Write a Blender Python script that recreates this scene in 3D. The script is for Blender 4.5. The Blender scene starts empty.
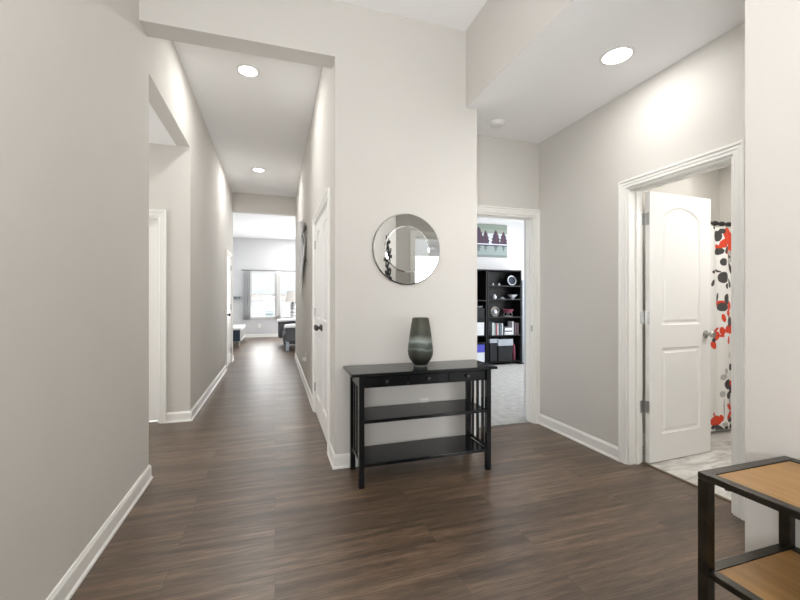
import bpy, bmesh, math, random
from math import sin, cos, pi, radians as R
from mathutils import Vector, Matrix
random.seed(7)
S = bpy.context.scene
COL = S.collection

# ------------------------------------------------------------------ camera, world, lights, exposure
F, U0, V0, H, TH = 394.0, 400.0, 300.0, 1.21, R(17.6)
cam = bpy.data.cameras.new('camera')
cam.sensor_width = 36.0
cam.lens = F / 800 * 36
cam.clip_start = 0.02
cam.clip_end = 400
cam_o = bpy.data.objects.new('camera', cam)
COL.objects.link(cam_o)
cam_o.location = (0, 0, H)
cam_o.rotation_euler = (pi / 2, 0, -TH)
S.camera = cam_o
S.view_settings.view_transform = 'Standard'
S.view_settings.look = 'None'
S.view_settings.gamma = 1
S.view_settings.use_curve_mapping = False
S.view_settings.exposure = 0.45
S.cycles.use_denoising = True
S.cycles.max_bounces = 10
S.cycles.diffuse_bounces = 6
S.cycles.sample_clamp_indirect = 6

w = bpy.data.worlds.new('World')
S.world = w
w.use_nodes = True
nt = w.node_tree
bg = nt.nodes['Background']
# hazy bright overcast sky: pale at the horizon, brighter higher up, over a light Nishita tint
sky = nt.nodes.new('ShaderNodeTexSky')
sky.sky_type = 'NISHITA'
sky.sun_disc = False
sky.sun_elevation = R(38)
sky.sun_rotation = R(200)
sky.dust_density = 4
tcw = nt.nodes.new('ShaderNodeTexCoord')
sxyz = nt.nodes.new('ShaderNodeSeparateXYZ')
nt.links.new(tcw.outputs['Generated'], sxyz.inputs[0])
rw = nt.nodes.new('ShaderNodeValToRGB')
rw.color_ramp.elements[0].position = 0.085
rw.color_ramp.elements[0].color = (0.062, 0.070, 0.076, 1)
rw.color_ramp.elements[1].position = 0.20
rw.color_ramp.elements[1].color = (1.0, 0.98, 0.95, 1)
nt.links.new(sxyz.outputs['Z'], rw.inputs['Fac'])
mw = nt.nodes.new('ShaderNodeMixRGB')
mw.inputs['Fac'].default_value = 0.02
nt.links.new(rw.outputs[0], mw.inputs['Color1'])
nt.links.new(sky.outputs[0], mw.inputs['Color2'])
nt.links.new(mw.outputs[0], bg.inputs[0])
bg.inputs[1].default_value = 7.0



def area(name, loc, rot, sx, sy, power, colr=(1, 1, 1), disk=False, spread=180):
    l = bpy.data.lights.new(name, 'AREA')
    l.energy = power
    l.color = colr
    l.shape = 'DISK' if disk else 'RECTANGLE'
    l.size = sx
    if not disk:
        l.size_y = sy
    l.spread = R(spread)
    o = bpy.data.objects.new(name, l)
    COL.objects.link(o)
    o.location = loc
    o.rotation_euler = rot
    return o


DAY = (0.98, 0.99, 1.0)
# unseen fill lights added to brighten the rooms; the side room's is window daylight
area('entry_back_fill', (0.45, -2.93, 1.15), (R(90), 0, 0), 1.9, 2.0, 12, DAY)  # added fill behind the camera; the back wall has no glazing
area('entry_up_fill', (0.65, -1.2, 1.3), (R(180), 0, 0), 1.0, 1.0, 24, DAY)  # unseen upward fill added to brighten the high ceiling
area('camera_side_fill', (-0.45, -0.55, 1.25), Vector((0.30, 0.72, 0.62)).to_track_quat('-Z', 'Y').to_euler(), 0.7, 0.7, 25, DAY, spread=150)  # added fill beside the camera, aimed ahead and up
area('living_room_fill', (3.9, 12.0, 1.5), (R(90), 0, R(100)), 3.2, 2.2, 75, DAY)  # added light out of view; the right wall has no window
area('living_room_far_fill', (1.9, 13.3, 1.5), (R(90), 0, R(170)), 1.6, 1.8, 95, DAY)  # added light before solid far wall, hidden by the corridor
area('passage_fill', (-3.1, 3.7, 1.5), (R(90), 0, R(-90)), 1.2, 2.2, 20, DAY)  # invented source at the passage end to light the corridor
area('office_fill', (5.3, 4.9, 1.5), (R(90), 0, R(90)), 1.8, 1.6, 70, DAY)  # added fill from the unseen windowless right side of the room
area('bathroom_fill', (3.6, 1.0, 2.0), (R(80), 0, 0), 0.9, 0.3, 9, (1, 0.98, 0.95))  # put in to brighten the bathroom; no fixture is built
area('side_room_daylight', (3.0, -2.4, 1.4), (R(90), 0, R(12)), 1.3, 1.5, 60, DAY)








# ------------------------------------------------------------------ picture point -> place on a plane
def at(u, v=None, Y=None, X=None):
    r = (u - U0) / F
    dx, dy = r * cos(TH) + sin(TH), cos(TH) - r * sin(TH)
    t = (Y / dy) if Y is not None else (X / dx)
    return (dx * t, dy * t, None if v is None else H + (V0 - v) / F * t)


# ------------------------------------------------------------------ materials
def sr(c):
    return tuple((x / 255 / 12.92) if x / 255 <= 0.04045 else ((x / 255 + 0.055) / 1.055) ** 2.4 for x in c)


def mat(name, c, rough=0.6, metal=0.0, srgb=True, emit=None, estr=0, spec=0.5, coat=0.0, noise=None, bump=None):
    m = bpy.data.materials.new(name)
    m.use_nodes = True
    n = m.node_tree
    b = n.nodes['Principled BSDF']
    c = sr(c) if srgb else c
    b.inputs['Base Color'].default_value = (*c, 1)
    b.inputs['Roughness'].default_value = rough
    b.inputs['Metallic'].default_value = metal
    b.inputs['Specular IOR Level'].default_value = spec
    b.inputs['Coat Weight'].default_value = coat
    if emit:
        b.inputs['Emission Color'].default_value = (*emit, 1)
        b.inputs['Emission Strength'].default_value = estr
    if noise or bump:
        tc = n.nodes.new('ShaderNodeTexCoord')
    if noise:      # (scale, amount)
        t = n.nodes.new('ShaderNodeTexNoise')
        t.inputs['Scale'].default_value = noise[0]
        t.inputs['Detail'].default_value = 4
        n.links.new(tc.outputs['Object'], t.inputs['Vector'])
        r = n.nodes.new('ShaderNodeValToRGB')
        a = noise[1]
        r.color_ramp.elements[0].color = (*[x * (1 - a) for x in c], 1)
        r.color_ramp.elements[1].color = (*[min(1, x * (1 + a)) for x in c], 1)
        r.color_ramp.elements[0].position = 0.3
        r.color_ramp.elements[1].position = 0.7
        n.links.new(t.outputs['Fac'], r.inputs['Fac'])
        n.links.new(r.outputs['Color'], b.inputs['Base Color'])
    if bump:       # (scale, strength)
        t2 = n.nodes.new('ShaderNodeTexNoise')
        t2.inputs['Scale'].default_value = bump[0]
        t2.inputs['Detail'].default_value = 3
        n.links.new(tc.outputs['Object'], t2.inputs['Vector'])
        bp = n.nodes.new('ShaderNodeBump')
        bp.inputs['Strength'].default_value = bump[1]
        bp.inputs['Distance'].default_value = 0.01
        n.links.new(t2.outputs['Fac'], bp.inputs['Height'])
        n.links.new(bp.outputs['Normal'], b.inputs['Normal'])
    return m


M = {}
M['wall'] = mat('wall_paint', (209, 206, 201), 0.85, spec=0.25, noise=(1.3, 0.012), bump=(180, 0.05))
M['wall_cool'] = mat('cool_wall_paint', (211, 212, 213), 0.85, spec=0.2, noise=(1.3, 0.01))
M['bath_wall'] = mat('bathroom_paint', (206, 203, 196), 0.8, spec=0.2, noise=(1.5, 0.01))
M['ceiling'] = mat('ceiling_paint', (247, 247, 247), 0.9, spec=0.2, noise=(2, 0.008), bump=(140, 0.05))
M['trim'] = mat('white_trim', (238, 237, 233), 0.38, noise=(3, 0.008))
M['door'] = mat('white_door_paint', (238, 237, 234), 0.4, noise=(3, 0.008))
M['black'] = mat('black_lacquer', (9, 12, 16), 0.18, spec=0.45, noise=(14, 0.2))
M['black_iron'] = mat('bronze_black_steel', (64, 60, 52), 0.28, metal=0.85, noise=(30, 0.25))
M['nickel'] = mat('satin_nickel', (188, 188, 186), 0.3, metal=1.0, noise=(40, 0.05))
M['dark_metal'] = mat('dark_metal', (84, 82, 80), 0.35, metal=0.8, noise=(40, 0.1))
M['silver'] = mat('silver_metal', (200, 200, 199), 0.35, metal=0.25, noise=(30, 0.12))
M['mirror'] = mat('mirror_silver', (236, 238, 238), 0.0, metal=1.0, noise=(2, 0.003))
M['mirror_tint'] = mat('smoked_mirror', (196, 196, 194), 0.02, metal=1.0, noise=(2, 0.003))
M['lamp_glow'] = mat('lamp_diffuser', (255, 255, 255), 0.4, emit=(1, 0.96, 0.9), estr=14, noise=(2, 0.001))
M['plastic'] = mat('white_plastic', (232, 232, 230), 0.4, noise=(5, 0.01))
M['navy'] = mat('navy_fabric', (50, 60, 76), 0.9, noise=(60, 0.15), bump=(400, 0.3))
M['grey_fabric'] = mat('charcoal_fabric', (92, 94, 98), 0.95, noise=(60, 0.15), bump=(400, 0.3))
M['white_fabric'] = mat('white_throw_fabric', (225, 225, 226), 0.95, noise=(40, 0.06), bump=(200, 0.4))
M['grey_curtain'] = mat('grey_curtain_fabric', (184, 185, 187), 0.9, noise=(20, 0.06), bump=(300, 0.2))
M['pale_curtain'] = mat('pale_curtain_fabric', (232, 232, 230), 0.9, noise=(20, 0.04), bump=(300, 0.2))
M['pale_leg'] = mat('pale_blue_wood', (168, 178, 192), 0.5, noise=(20, 0.05))
M['shade'] = mat('lampshade_linen', (228, 224, 218), 0.9, noise=(30, 0.03))
M['blind'] = mat('blind_slats', (236, 238, 240), 0.5, noise=(6, 0.01))
M['case'] = mat('dark_bookcase', (9, 10, 13), 0.55, spec=0.3, noise=(12, 0.2))
M['china'] = mat('white_china', (214, 220, 228), 0.25, noise=(30, 0.08))
M['grey_lid'] = mat('grey_plastic_lid', (150, 158, 168), 0.5, noise=(20, 0.05))
M['dark_bin'] = mat('dark_woven_bin', (22, 26, 30), 0.8, noise=(90, 0.4), bump=(200, 0.5))
M['maroon'] = mat('maroon_cloth', (110, 52, 68), 0.8, noise=(30, 0.15))
M['pink'] = mat('dusty_rose_wicker', (128, 66, 84), 0.8, noise=(80, 0.2))
M['blue'] = mat('blue_plastic', (66, 72, 178), 0.5, noise=(20, 0.05))
M['teal'] = mat('teal_resin', (60, 88, 92), 0.6, noise=(20, 0.08))
M['fence'] = mat('white_vinyl_fence', (108, 116, 122), 0.6, noise=(3, 0.03))
M['ground'] = mat('pale_patio_concrete', (105, 105, 104), 0.9, noise=(3, 0.08))
M['house'] = mat('house_siding', (150, 150, 148), 0.8, noise=(3, 0.05))
M['roof'] = mat('roof_shingle', (82, 66, 62), 0.9, noise=(30, 0.2))
M['tub'] = mat('white_tub', (236, 236, 234), 0.15, noise=(3, 0.005))
M['thresh'] = mat('threshold_strip', (120, 106, 88), 0.4, metal=0.3, noise=(30, 0.1))
for i, c in enumerate([(190, 200, 205), (90, 110, 120), (140, 60, 70), (40, 48, 66), (205, 208, 212), (60, 62, 72), (150, 160, 150), (80, 50, 60), (30, 32, 40), (225, 226, 230)]):
    M['book%d' % i] = mat('book_cover_tone', c, 0.6, noise=(30, 0.08))


def glass_mat():
    m = bpy.data.materials.new('window_glass')
    m.use_nodes = True
    n = m.node_tree
    n.nodes.clear()
    out = n.nodes.new('ShaderNodeOutputMaterial')
    mix = n.nodes.new('ShaderNodeMixShader')
    tr = n.nodes.new('ShaderNodeBsdfTransparent')
    gl = n.nodes.new('ShaderNodeBsdfGlossy')
    fr = n.nodes.new('ShaderNodeFresnel')
    gl.inputs['Roughness'].default_value = 0.02
    n.links.new(fr.outputs[0], mix.inputs[0])
    n.links.new(tr.outputs[0], mix.inputs[1])
    n.links.new(gl.outputs[0], mix.inputs[2])
    n.links.new(mix.outputs[0], out.inputs[0])
    return m


M['glass'] = glass_mat()


def plank_mat():
    m = bpy.data.materials.new('oak_vinyl_planks')
    m.use_nodes = True
    n = m.node_tree
    L = n.links.new
    b = n.nodes['Principled BSDF']
    tc = n.nodes.new('ShaderNodeTexCoord')
    br = n.nodes.new('ShaderNodeTexBrick')
    br.offset = 0.37
    br.inputs['Scale'].default_value = 1
    br.inputs['Brick Width'].default_value = 1.22
    br.inputs['Row Height'].default_value = 0.182
    br.inputs['Mortar Size'].default_value = 0.0012
    br.inputs['Mortar Smooth'].default_value = 0.3
    br.inputs['Color1'].default_value = (0, 0, 0, 1)
    br.inputs['Color2'].default_value = (1, 1, 1, 1)
    br.inputs['Mortar'].default_value = (0.5, 0.5, 0.5, 1)
    L(tc.outputs['Object'], br.inputs['Vector'])
    # per-plank offset for grain
    sep = n.nodes.new('ShaderNodeSeparateXYZ')
    L(tc.outputs['Object'], sep.inputs[0])
    fl = n.nodes.new('ShaderNodeMath'); fl.operation = 'DIVIDE'; fl.inputs[1].default_value = 0.182
    L(sep.outputs['Y'], fl.inputs[0])
    fl2 = n.nodes.new('ShaderNodeMath'); fl2.operation = 'FLOOR'
    L(fl.outputs[0], fl2.inputs[0])
    mu = n.nodes.new('ShaderNodeMath'); mu.operation = 'MULTIPLY'; mu.inputs[1].default_value = 3.71
    L(fl2.outputs[0], mu.inputs[0])
    rgb = n.nodes.new('ShaderNodeSeparateColor')
    L(br.outputs['Color'], rgb.inputs[0])
    mu2 = n.nodes.new('ShaderNodeMath'); mu2.operation = 'MULTIPLY_ADD'; mu2.inputs[1].default_value = 17.0
    L(rgb.outputs[0], mu2.inputs[0]); L(mu.outputs[0], mu2.inputs[2])
    comb = n.nodes.new('ShaderNodeCombineXYZ')
    ax = n.nodes.new('ShaderNodeMath'); ax.operation = 'MULTIPLY'; ax.inputs[1].default_value = 1.0
    L(sep.outputs['X'], ax.inputs[0])
    L(ax.outputs[0], comb.inputs['X'])
    ay = n.nodes.new('ShaderNodeMath'); ay.operation = 'MULTIPLY'; ay.inputs[1].default_value = 11.0
    L(sep.outputs['Y'], ay.inputs[0])
    L(ay.outputs[0], comb.inputs['Y'])
    L(mu2.outputs[0], comb.inputs['Z'])
    # broad tone along plank
    n1 = n.nodes.new('ShaderNodeTexNoise'); n1.inputs['Scale'].default_value = 1.1; n1.inputs['Detail'].default_value = 6
    n1.inputs['Distortion'].default_value = 0.6
    L(comb.outputs[0], n1.inputs['Vector'])
    # fine grain
    comb2 = n.nodes.new('ShaderNodeVectorMath'); comb2.operation = 'MULTIPLY'; comb2.inputs[1].default_value = (5.0, 12, 1)
    L(comb.outputs[0], comb2.inputs[0])
    n2 = n.nodes.new('ShaderNodeTexNoise'); n2.inputs['Scale'].default_value = 1.6; n2.inputs['Detail'].default_value = 5
    n2.inputs['Distortion'].default_value = 1.2
    L(comb2.outputs[0], n2.inputs['Vector'])
    # cathedral figure
    wv = n.nodes.new('ShaderNodeTexWave'); wv.wave_type = 'RINGS'; wv.inputs['Scale'].default_value = 0.9
    wv.inputs['Distortion'].default_value = 9; wv.inputs['Detail'].default_value = 3; wv.inputs['Detail Scale'].default_value = 1.3
    L(comb.outputs[0], wv.inputs['Vector'])
    a1 = n.nodes.new('ShaderNodeMath'); a1.operation = 'MULTIPLY_ADD'; a1.inputs[1].default_value = 0.52; a1.inputs[2].default_value = 0
    L(n1.outputs['Fac'], a1.inputs[0])
    a2 = n.nodes.new('ShaderNodeMath'); a2.operation = 'MULTIPLY_ADD'; a2.inputs[1].default_value = 0.42
    L(n2.outputs['Fac'], a2.inputs[0]); L(a1.outputs[0], a2.inputs[2])
    a3 = n.nodes.new('ShaderNodeMath'); a3.operation = 'MULTIPLY_ADD'; a3.inputs[1].default_value = 0.08
    L(wv.outputs['Fac'], a3.inputs[0]); L(a2.outputs[0], a3.inputs[2])
    a4 = n.nodes.new('ShaderNodeMath'); a4.operation = 'MULTIPLY_ADD'; a4.inputs[1].default_value = 0.09
    L(rgb.outputs[0], a4.inputs[0]); L(a3.outputs[0], a4.inputs[2])
    ramp = n.nodes.new('ShaderNodeValToRGB')
    e = ramp.color_ramp.elements
    e[0].position = 0.36; e[0].color = (*sr((60, 46, 35)), 1)
    e[1].position = 0.74; e[1].color = (*sr((132, 111, 91)), 1)
    k = e.new(0.55); k.color = (*sr((95, 77, 61)), 1)
    L(a4.outputs[0], ramp.inputs['Fac'])
    mx = n.nodes.new('ShaderNodeMixRGB'); mx.blend_type = 'MULTIPLY'
    L(br.outputs['Fac'], mx.inputs['Fac'])
    L(ramp.outputs['Color'], mx.inputs['Color1'])
    mx.inputs['Color2'].default_value = (0.45, 0.42, 0.4, 1)
    pm = n.nodes.new('ShaderNodeVectorMath'); pm.operation = 'MULTIPLY'; pm.inputs[1].default_value = (9.0, 26, 1)
    L(comb.outputs[0], pm.inputs[0])
    n3 = n.nodes.new('ShaderNodeTexNoise'); n3.inputs['Scale'].default_value = 1.0; n3.inputs['Detail'].default_value = 2
    L(pm.outputs[0], n3.inputs['Vector'])
    r3 = n.nodes.new('ShaderNodeValToRGB')
    r3.color_ramp.elements[0].position = 0.38; r3.color_ramp.elements[0].color = (0.62, 0.60, 0.58, 1)
    r3.color_ramp.elements[1].position = 0.56; r3.color_ramp.elements[1].color = (1.08, 1.07, 1.06, 1)
    L(n3.outputs['Fac'], r3.inputs['Fac'])
    mg = n.nodes.new('ShaderNodeMixRGB'); mg.blend_type = 'MULTIPLY'; mg.inputs['Fac'].default_value = 1.0
    L(mx.outputs[0], mg.inputs['Color1']); L(r3.outputs['Color'], mg.inputs['Color2'])
    L(mg.outputs[0], b.inputs['Base Color'])
    rr = n.nodes.new('ShaderNodeMapRange')
    rr.inputs['To Min'].default_value = 0.28; rr.inputs['To Max'].default_value = 0.42
    L(n2.outputs['Fac'], rr.inputs['Value'])
    L(rr.outputs[0], b.inputs['Roughness'])
    b.inputs['Specular IOR Level'].default_value = 0.85
    bp = n.nodes.new('ShaderNodeBump'); bp.inputs['Strength'].default_value = 0.05; bp.inputs['Distance'].default_value = 0.004
    L(n2.outputs['Fac'], bp.inputs['Height'])
    bp2 = n.nodes.new('ShaderNodeBump'); bp2.inputs['Strength'].default_value = 0.4; bp2.inputs['Distance'].default_value = 0.002
    bp2.invert = True
    L(br.outputs['Fac'], bp2.inputs['Height']); L(bp.outputs[0], bp2.inputs['Normal'])
    L(bp2.outputs[0], b.inputs['Normal'])
    return m


M['planks'] = plank_mat()


def tile_mat():
    m = bpy.data.materials.new('marbled_vinyl_tile')
    m.use_nodes = True
    n = m.node_tree
    L = n.links.new
    b = n.nodes['Principled BSDF']
    tc = n.nodes.new('ShaderNodeTexCoord')
    mp = n.nodes.new('ShaderNodeMapping'); mp.inputs['Rotation'].default_value = (0, 0, R(12)); mp.inputs['Scale'].default_value = (1.2, 3.2, 1)
    L(tc.outputs['Object'], mp.inputs[0])
    t = n.nodes.new('ShaderNodeTexNoise'); t.inputs['Scale'].default_value = 2.6; t.inputs['Detail'].default_value = 8
    t.inputs['Distortion'].default_value = 1.6
    L(mp.outputs[0], t.inputs['Vector'])
    r = n.nodes.new('ShaderNodeValToRGB')
    e = r.color_ramp.elements
    e[0].position = 0.34; e[0].color = (*sr((176, 172, 166)), 1)
    e[1].position = 0.62; e[1].color = (*sr((226, 224, 219)), 1)
    L(t.outputs['Fac'], r.inputs['Fac'])
    br = n.nodes.new('ShaderNodeTexBrick'); br.offset = 0.5; br.inputs['Scale'].default_value = 1
    br.inputs['Brick Width'].default_value = 0.6; br.inputs['Row Height'].default_value = 0.3; br.inputs['Mortar Size'].default_value = 0.002
    L(tc.outputs['Object'], br.inputs['Vector'])
    mx = n.nodes.new('ShaderNodeMixRGB'); mx.blend_type = 'MULTIPLY'; mx.inputs['Color2'].default_value = (0.85, 0.84, 0.83, 1)
    L(br.outputs['Fac'], mx.inputs['Fac']); L(r.outputs['Color'], mx.inputs['Color1'])
    L(mx.outputs[0], b.inputs['Base Color'])
    b.inputs['Roughness'].default_value = 0.4
    return m


M['tile'] = tile_mat()
M['carpet'] = mat('grey_carpet', (182, 182, 180), 1.0, spec=0.1, noise=(14, 0.14), bump=(300, 0.8))


def wood_mat(name, c1, c2, axis='Y'):
    m = bpy.data.materials.new(name)
    m.use_nodes = True
    n = m.node_tree
    L = n.links.new
    b = n.nodes['Principled BSDF']
    tc = n.nodes.new('ShaderNodeTexCoord')
    mp = n.nodes.new('ShaderNodeMapping')
    mp.inputs['Scale'].default_value = (26, 1.6, 5) if axis == 'Y' else (1.6, 26, 5)
    L(tc.outputs['Object'], mp.inputs[0])
    t = n.nodes.new('ShaderNodeTexNoise'); t.inputs['Scale'].default_value = 1.5; t.inputs['Detail'].default_value = 6
    t.inputs['Distortion'].default_value = 0.7
    L(mp.outputs[0], t.inputs['Vector'])
    r = n.nodes.new('ShaderNodeValToRGB')
    r.color_ramp.elements[0].position = 0.3; r.color_ramp.elements[0].color = (*sr(c1), 1)
    r.color_ramp.elements[1].position = 0.7; r.color_ramp.elements[1].color = (*sr(c2), 1)
    L(t.outputs['Fac'], r.inputs['Fac'])
    L(r.outputs['Color'], b.inputs['Base Color'])
    b.inputs['Roughness'].default_value = 0.42
    return m


M['oak'] = wood_mat('honey_oak_board', (142, 104, 56), (168, 128, 74))


def vase_mat():
    m = bpy.data.materials.new('smoky_green_glass')
    m.use_nodes = True
    n = m.node_tree
    L = n.links.new
    b = n.nodes['Principled BSDF']
    tc = n.nodes.new('ShaderNodeTexCoord')
    sep = n.nodes.new('ShaderNodeSeparateXYZ')
    L(tc.outputs['Object'], sep.inputs[0])
    mp = n.nodes.new('ShaderNodeMapping'); mp.inputs['Scale'].default_value = (9, 9, 5)
    L(tc.outputs['Object'], mp.inputs[0])
    no = n.nodes.new('ShaderNodeTexNoise'); no.inputs['Scale'].default_value = 1.0; no.inputs['Detail'].default_value = 3
    L(mp.outputs[0], no.inputs['Vector'])
    ad = n.nodes.new('ShaderNodeMath'); ad.operation = 'MULTIPLY_ADD'; ad.inputs[1].default_value = 0.07
    L(no.outputs['Fac'], ad.inputs[0]); L(sep.outputs['Z'], ad.inputs[2])
    mr = n.nodes.new('ShaderNodeMapRange'); mr.inputs['From Min'].default_value = 0.03; mr.inputs['From Max'].default_value = 0.385
    L(ad.outputs[0], mr.inputs['Value'])
    r = n.nodes.new('ShaderNodeValToRGB')
    e = r.color_ramp.elements
    pts = [(0.0, (20, 22, 22)), (0.14, (28, 30, 28)), (0.25, (56, 56, 46)), (0.33, (48, 52, 48)), (0.37, (98, 108, 104)), (0.40, (60, 66, 60)),
           (0.47, (74, 82, 74)), (0.52, (140, 150, 146)), (0.60, (96, 102, 92)), (0.64, (58, 60, 52)), (0.78, (66, 67, 54)), (1.0, (56, 57, 47))]
    e[0].position, e[0].color = pts[0][0], (*sr(pts[0][1]), 1)
    e[1].position, e[1].color = pts[-1][0], (*sr(pts[-1][1]), 1)
    for p, c in pts[1:-1]:
        k = e.new(p); k.color = (*sr(c), 1)
    L(mr.outputs[0], r.inputs['Fac'])
    L(r.outputs['Color'], b.inputs['Base Color'])
    b.inputs['Roughness'].default_value = 0.42
    b.inputs['Coat Weight'].default_value = 0.0
    return m


M['vase'] = vase_mat()


def vcol_mat(name, rough=0.7):
    m = bpy.data.materials.new(name)
    m.use_nodes = True
    n = m.node_tree
    a = n.nodes.new('ShaderNodeAttribute')
    a.attribute_name = 'print'
    n.links.new(a.outputs['Color'], n.nodes['Principled BSDF'].inputs['Base Color'])
    n.nodes['Principled BSDF'].inputs['Roughness'].default_value = rough
    return m


# ------------------------------------------------------------------ mesh builder
class MB:
    def __init__(s, mtx=None):
        s.v, s.f, s.m = [], [], mtx

    def add(s, vs, fs):
        b = len(s.v)
        s.v += [Vector(p) for p in vs]
        s.f += [tuple(i + b for i in f) for f in fs]
        return s

    def box(s, x0, x1, y0, y1, z0, z1):
        return s.add([(x0, y0, z0), (x1, y0, z0), (x1, y1, z0), (x0, y1, z0), (x0, y0, z1), (x1, y0, z1), (x1, y1, z1), (x0, y1, z1)],
                     [(3, 2, 1, 0), (4, 5, 6, 7), (0, 1, 5, 4), (1, 2, 6, 5), (2, 3, 7, 6), (3, 0, 4, 7)])

    def cyl(s, c, r, h, axis='Z', n=24, r2=None):
        r2 = r if r2 is None else r2
        vs = []
        for k, rr in ((0, r), (h, r2)):
            for i in range(n):
                a = 2 * pi * i / n
                p = (rr * cos(a), rr * sin(a), k)
                if axis == 'X': p = (p[2], p[0], p[1])
                if axis == 'Y': p = (p[1], p[2], p[0])
                vs.append((c[0] + p[0], c[1] + p[1], c[2] + p[2]))
        fs = [tuple(range(n - 1, -1, -1)), tuple(range(n, 2 * n))]
        fs += [(i, (i + 1) % n, n + (i + 1) % n, n + i) for i in range(n)]
        return s.add(vs, fs)

    def lathe(s, c, prof, n=40, axis='Z', sx=1, sy=1):
        vs, fs = [], []
        for r, z in prof:
            for i in range(n):
                a = 2 * pi * i / n
                p = (r * cos(a) * sx, r * sin(a) * sy, z)
                if axis == 'X': p = (p[2], p[0], p[1])
                if axis == 'Y': p = (p[1], p[2], p[0])
                vs.append((c[0] + p[0], c[1] + p[1], c[2] + p[2]))
        for k in range(len(prof) - 1):
            for i in range(n):
                j = (i + 1) % n
                fs.append((k * n + i, k * n + j, (k + 1) * n + j, (k + 1) * n + i))
        if prof[0][0] > 1e-6: fs.append(tuple(range(n - 1, -1, -1)))
        if prof[-1][0] > 1e-6: fs.append(tuple((len(prof) - 1) * n + i for i in range(n)))
        return s.add(vs, fs)

    def tube(s, pts, r, n=10):
        pts = [Vector(p) for p in pts]
        vs, fs = [], []
        for k, p in enumerate(pts):
            d = (pts[min(k + 1, len(pts) - 1)] - pts[max(k - 1, 0)]).normalized()
            up = Vector((0, 0, 1)) if abs(d.z) < 0.9 else Vector((1, 0, 0))
            a = d.cross(up).normalized()
            b = d.cross(a)
            for i in range(n):
                t = 2 * pi * i / n
                vs.append(p + a * r * cos(t) + b * r * sin(t))
        for k in range(len(pts) - 1):
            for i in range(n):
                j = (i + 1) % n
                fs.append((k * n + i, k * n + j, (k + 1) * n + j, (k + 1) * n + i))
        fs.append(tuple(range(n - 1, -1, -1)))
        fs.append(tuple((len(pts) - 1) * n + i for i in range(n)))
        return s.add(vs, fs)

    def build(s, name, material, parent=None, bevel=0, smooth=False, label=None, seg=2):
        me = bpy.data.meshes.new(name)
        vs = [s.m @ p for p in s.v] if s.m else s.v
        me.from_pydata([tuple(p) for p in vs], [], s.f)
        bm = bmesh.new()
        bm.from_mesh(me)
        bmesh.ops.remove_doubles(bm, verts=bm.verts, dist=1e-6)
        bmesh.ops.recalc_face_normals(bm, faces=bm.faces)
        bm.to_mesh(me)
        bm.free()
        me.materials.append(material)
        o = bpy.data.objects.new(name, me)
        COL.objects.link(o)
        if parent: o.parent = parent
        if smooth:
            for p in me.polygons: p.use_smooth = True
            try:
                me.set_sharp_from_angle(angle=R(40))
            except Exception:
                pass
        if bevel:
            md = o.modifiers.new('bevel', 'BEVEL')
            md.width = bevel
            md.segments = seg
            md.limit_method = 'ANGLE'
        if label: o['label'] = label
        return o


def tag(o, label, cat, group=None, kind=None):
    o['label'] = label
    o['category'] = cat
    if group: o['group'] = group
    if kind: o['kind'] = kind
    return o


def thing(name, label, cat, loc=(0, 0, 0), rz=0, group=None):
    o = bpy.data.objects.new(name, None)
    COL.objects.link(o)
    o.location = loc
    o.rotation_euler = (0, 0, rz)
    o.empty_display_size = 0.05
    return tag(o, label, cat, group)


def struct(o, label, cat):
    return tag(o, label, cat, kind='structure')


def wall(name, axis, a0, a1, b0, b1, z0, z1, ops, label, m='wall'):
    """wall running along axis ('X' or 'Y') from a0 to a1, thickness b0..b1, openings (a0,a1,z0,z1)"""
    mb = MB()
    xs = sorted({a0, a1} | {o[0] for o in ops} | {o[1] for o in ops})
    for p, q in zip(xs[:-1], xs[1:]):
        zs = [(z0, z1)]
        for o in ops:
            if o[0] <= p + 1e-6 and o[1] >= q - 1e-6:
                n = []
                for (u, v) in zs:
                    if o[2] > u: n.append((u, min(v, o[2])))
                    if o[3] < v: n.append((max(u, o[3]), v))
                zs = [k for k in n if k[1] - k[0] > 1e-4]
        for (u, v) in zs:
            if axis == 'X': mb.box(p, q, b0, b1, u, v)
            else: mb.box(b0, b1, p, q, u, v)
    return struct(mb.build(name, M[m]), label, 'wall')


# ------------------------------------------------------------------ shell
XL, XR, XB, XE = -0.81, 0.412, 1.453, 2.472      # left wall, corridor right wall, soffit face, bathroom-side wall
YC, YD = 2.84, 3.28                           # console wall face, office-door wall face
HC, HB, HS = 3.36, 2.96, 2.75                 # high ceiling, header bottom, low ceiling

fl = MB()
fl.box(-3.2, 1.57, -3.12, 8.5, -0.1, 0)
fl.box(1.57, 2.60, 0.82, 3.33, -0.1, 0)
fl.box(-1.5, 4.6, 8.5, 13.8, -0.1, 0)
struct(fl.build('floor', M['planks']), 'brown wood-look plank floor running through hall and corridor', 'floor')
struct(MB().box(2.60, 5.07, 0.82, 3.40, -0.1, 0.003).build('floor_bathroom', M['tile']), 'pale marbled tile floor of the bathroom', 'floor')
struct(MB().box(1.57, 5.6, 3.33, 6.9, -0.1, 0.004).build('floor_office', M['carpet']), 'light grey carpet in the room with the bookcase', 'floor')
struct(MB().box(1.57, 4.2, -2.7, 0.82, -0.1, 0.003).build('floor_side_room', M['carpet']), 'light carpet of the side room behind the near wall', 'floor')
struct(MB().box(2.592, 2.615, 1.55, 2.26, 0, 0.008).build('trim_1', M['thresh'], bevel=0.003), 'thin metal strip between wood floor and bathroom tile', 'trim')

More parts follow.
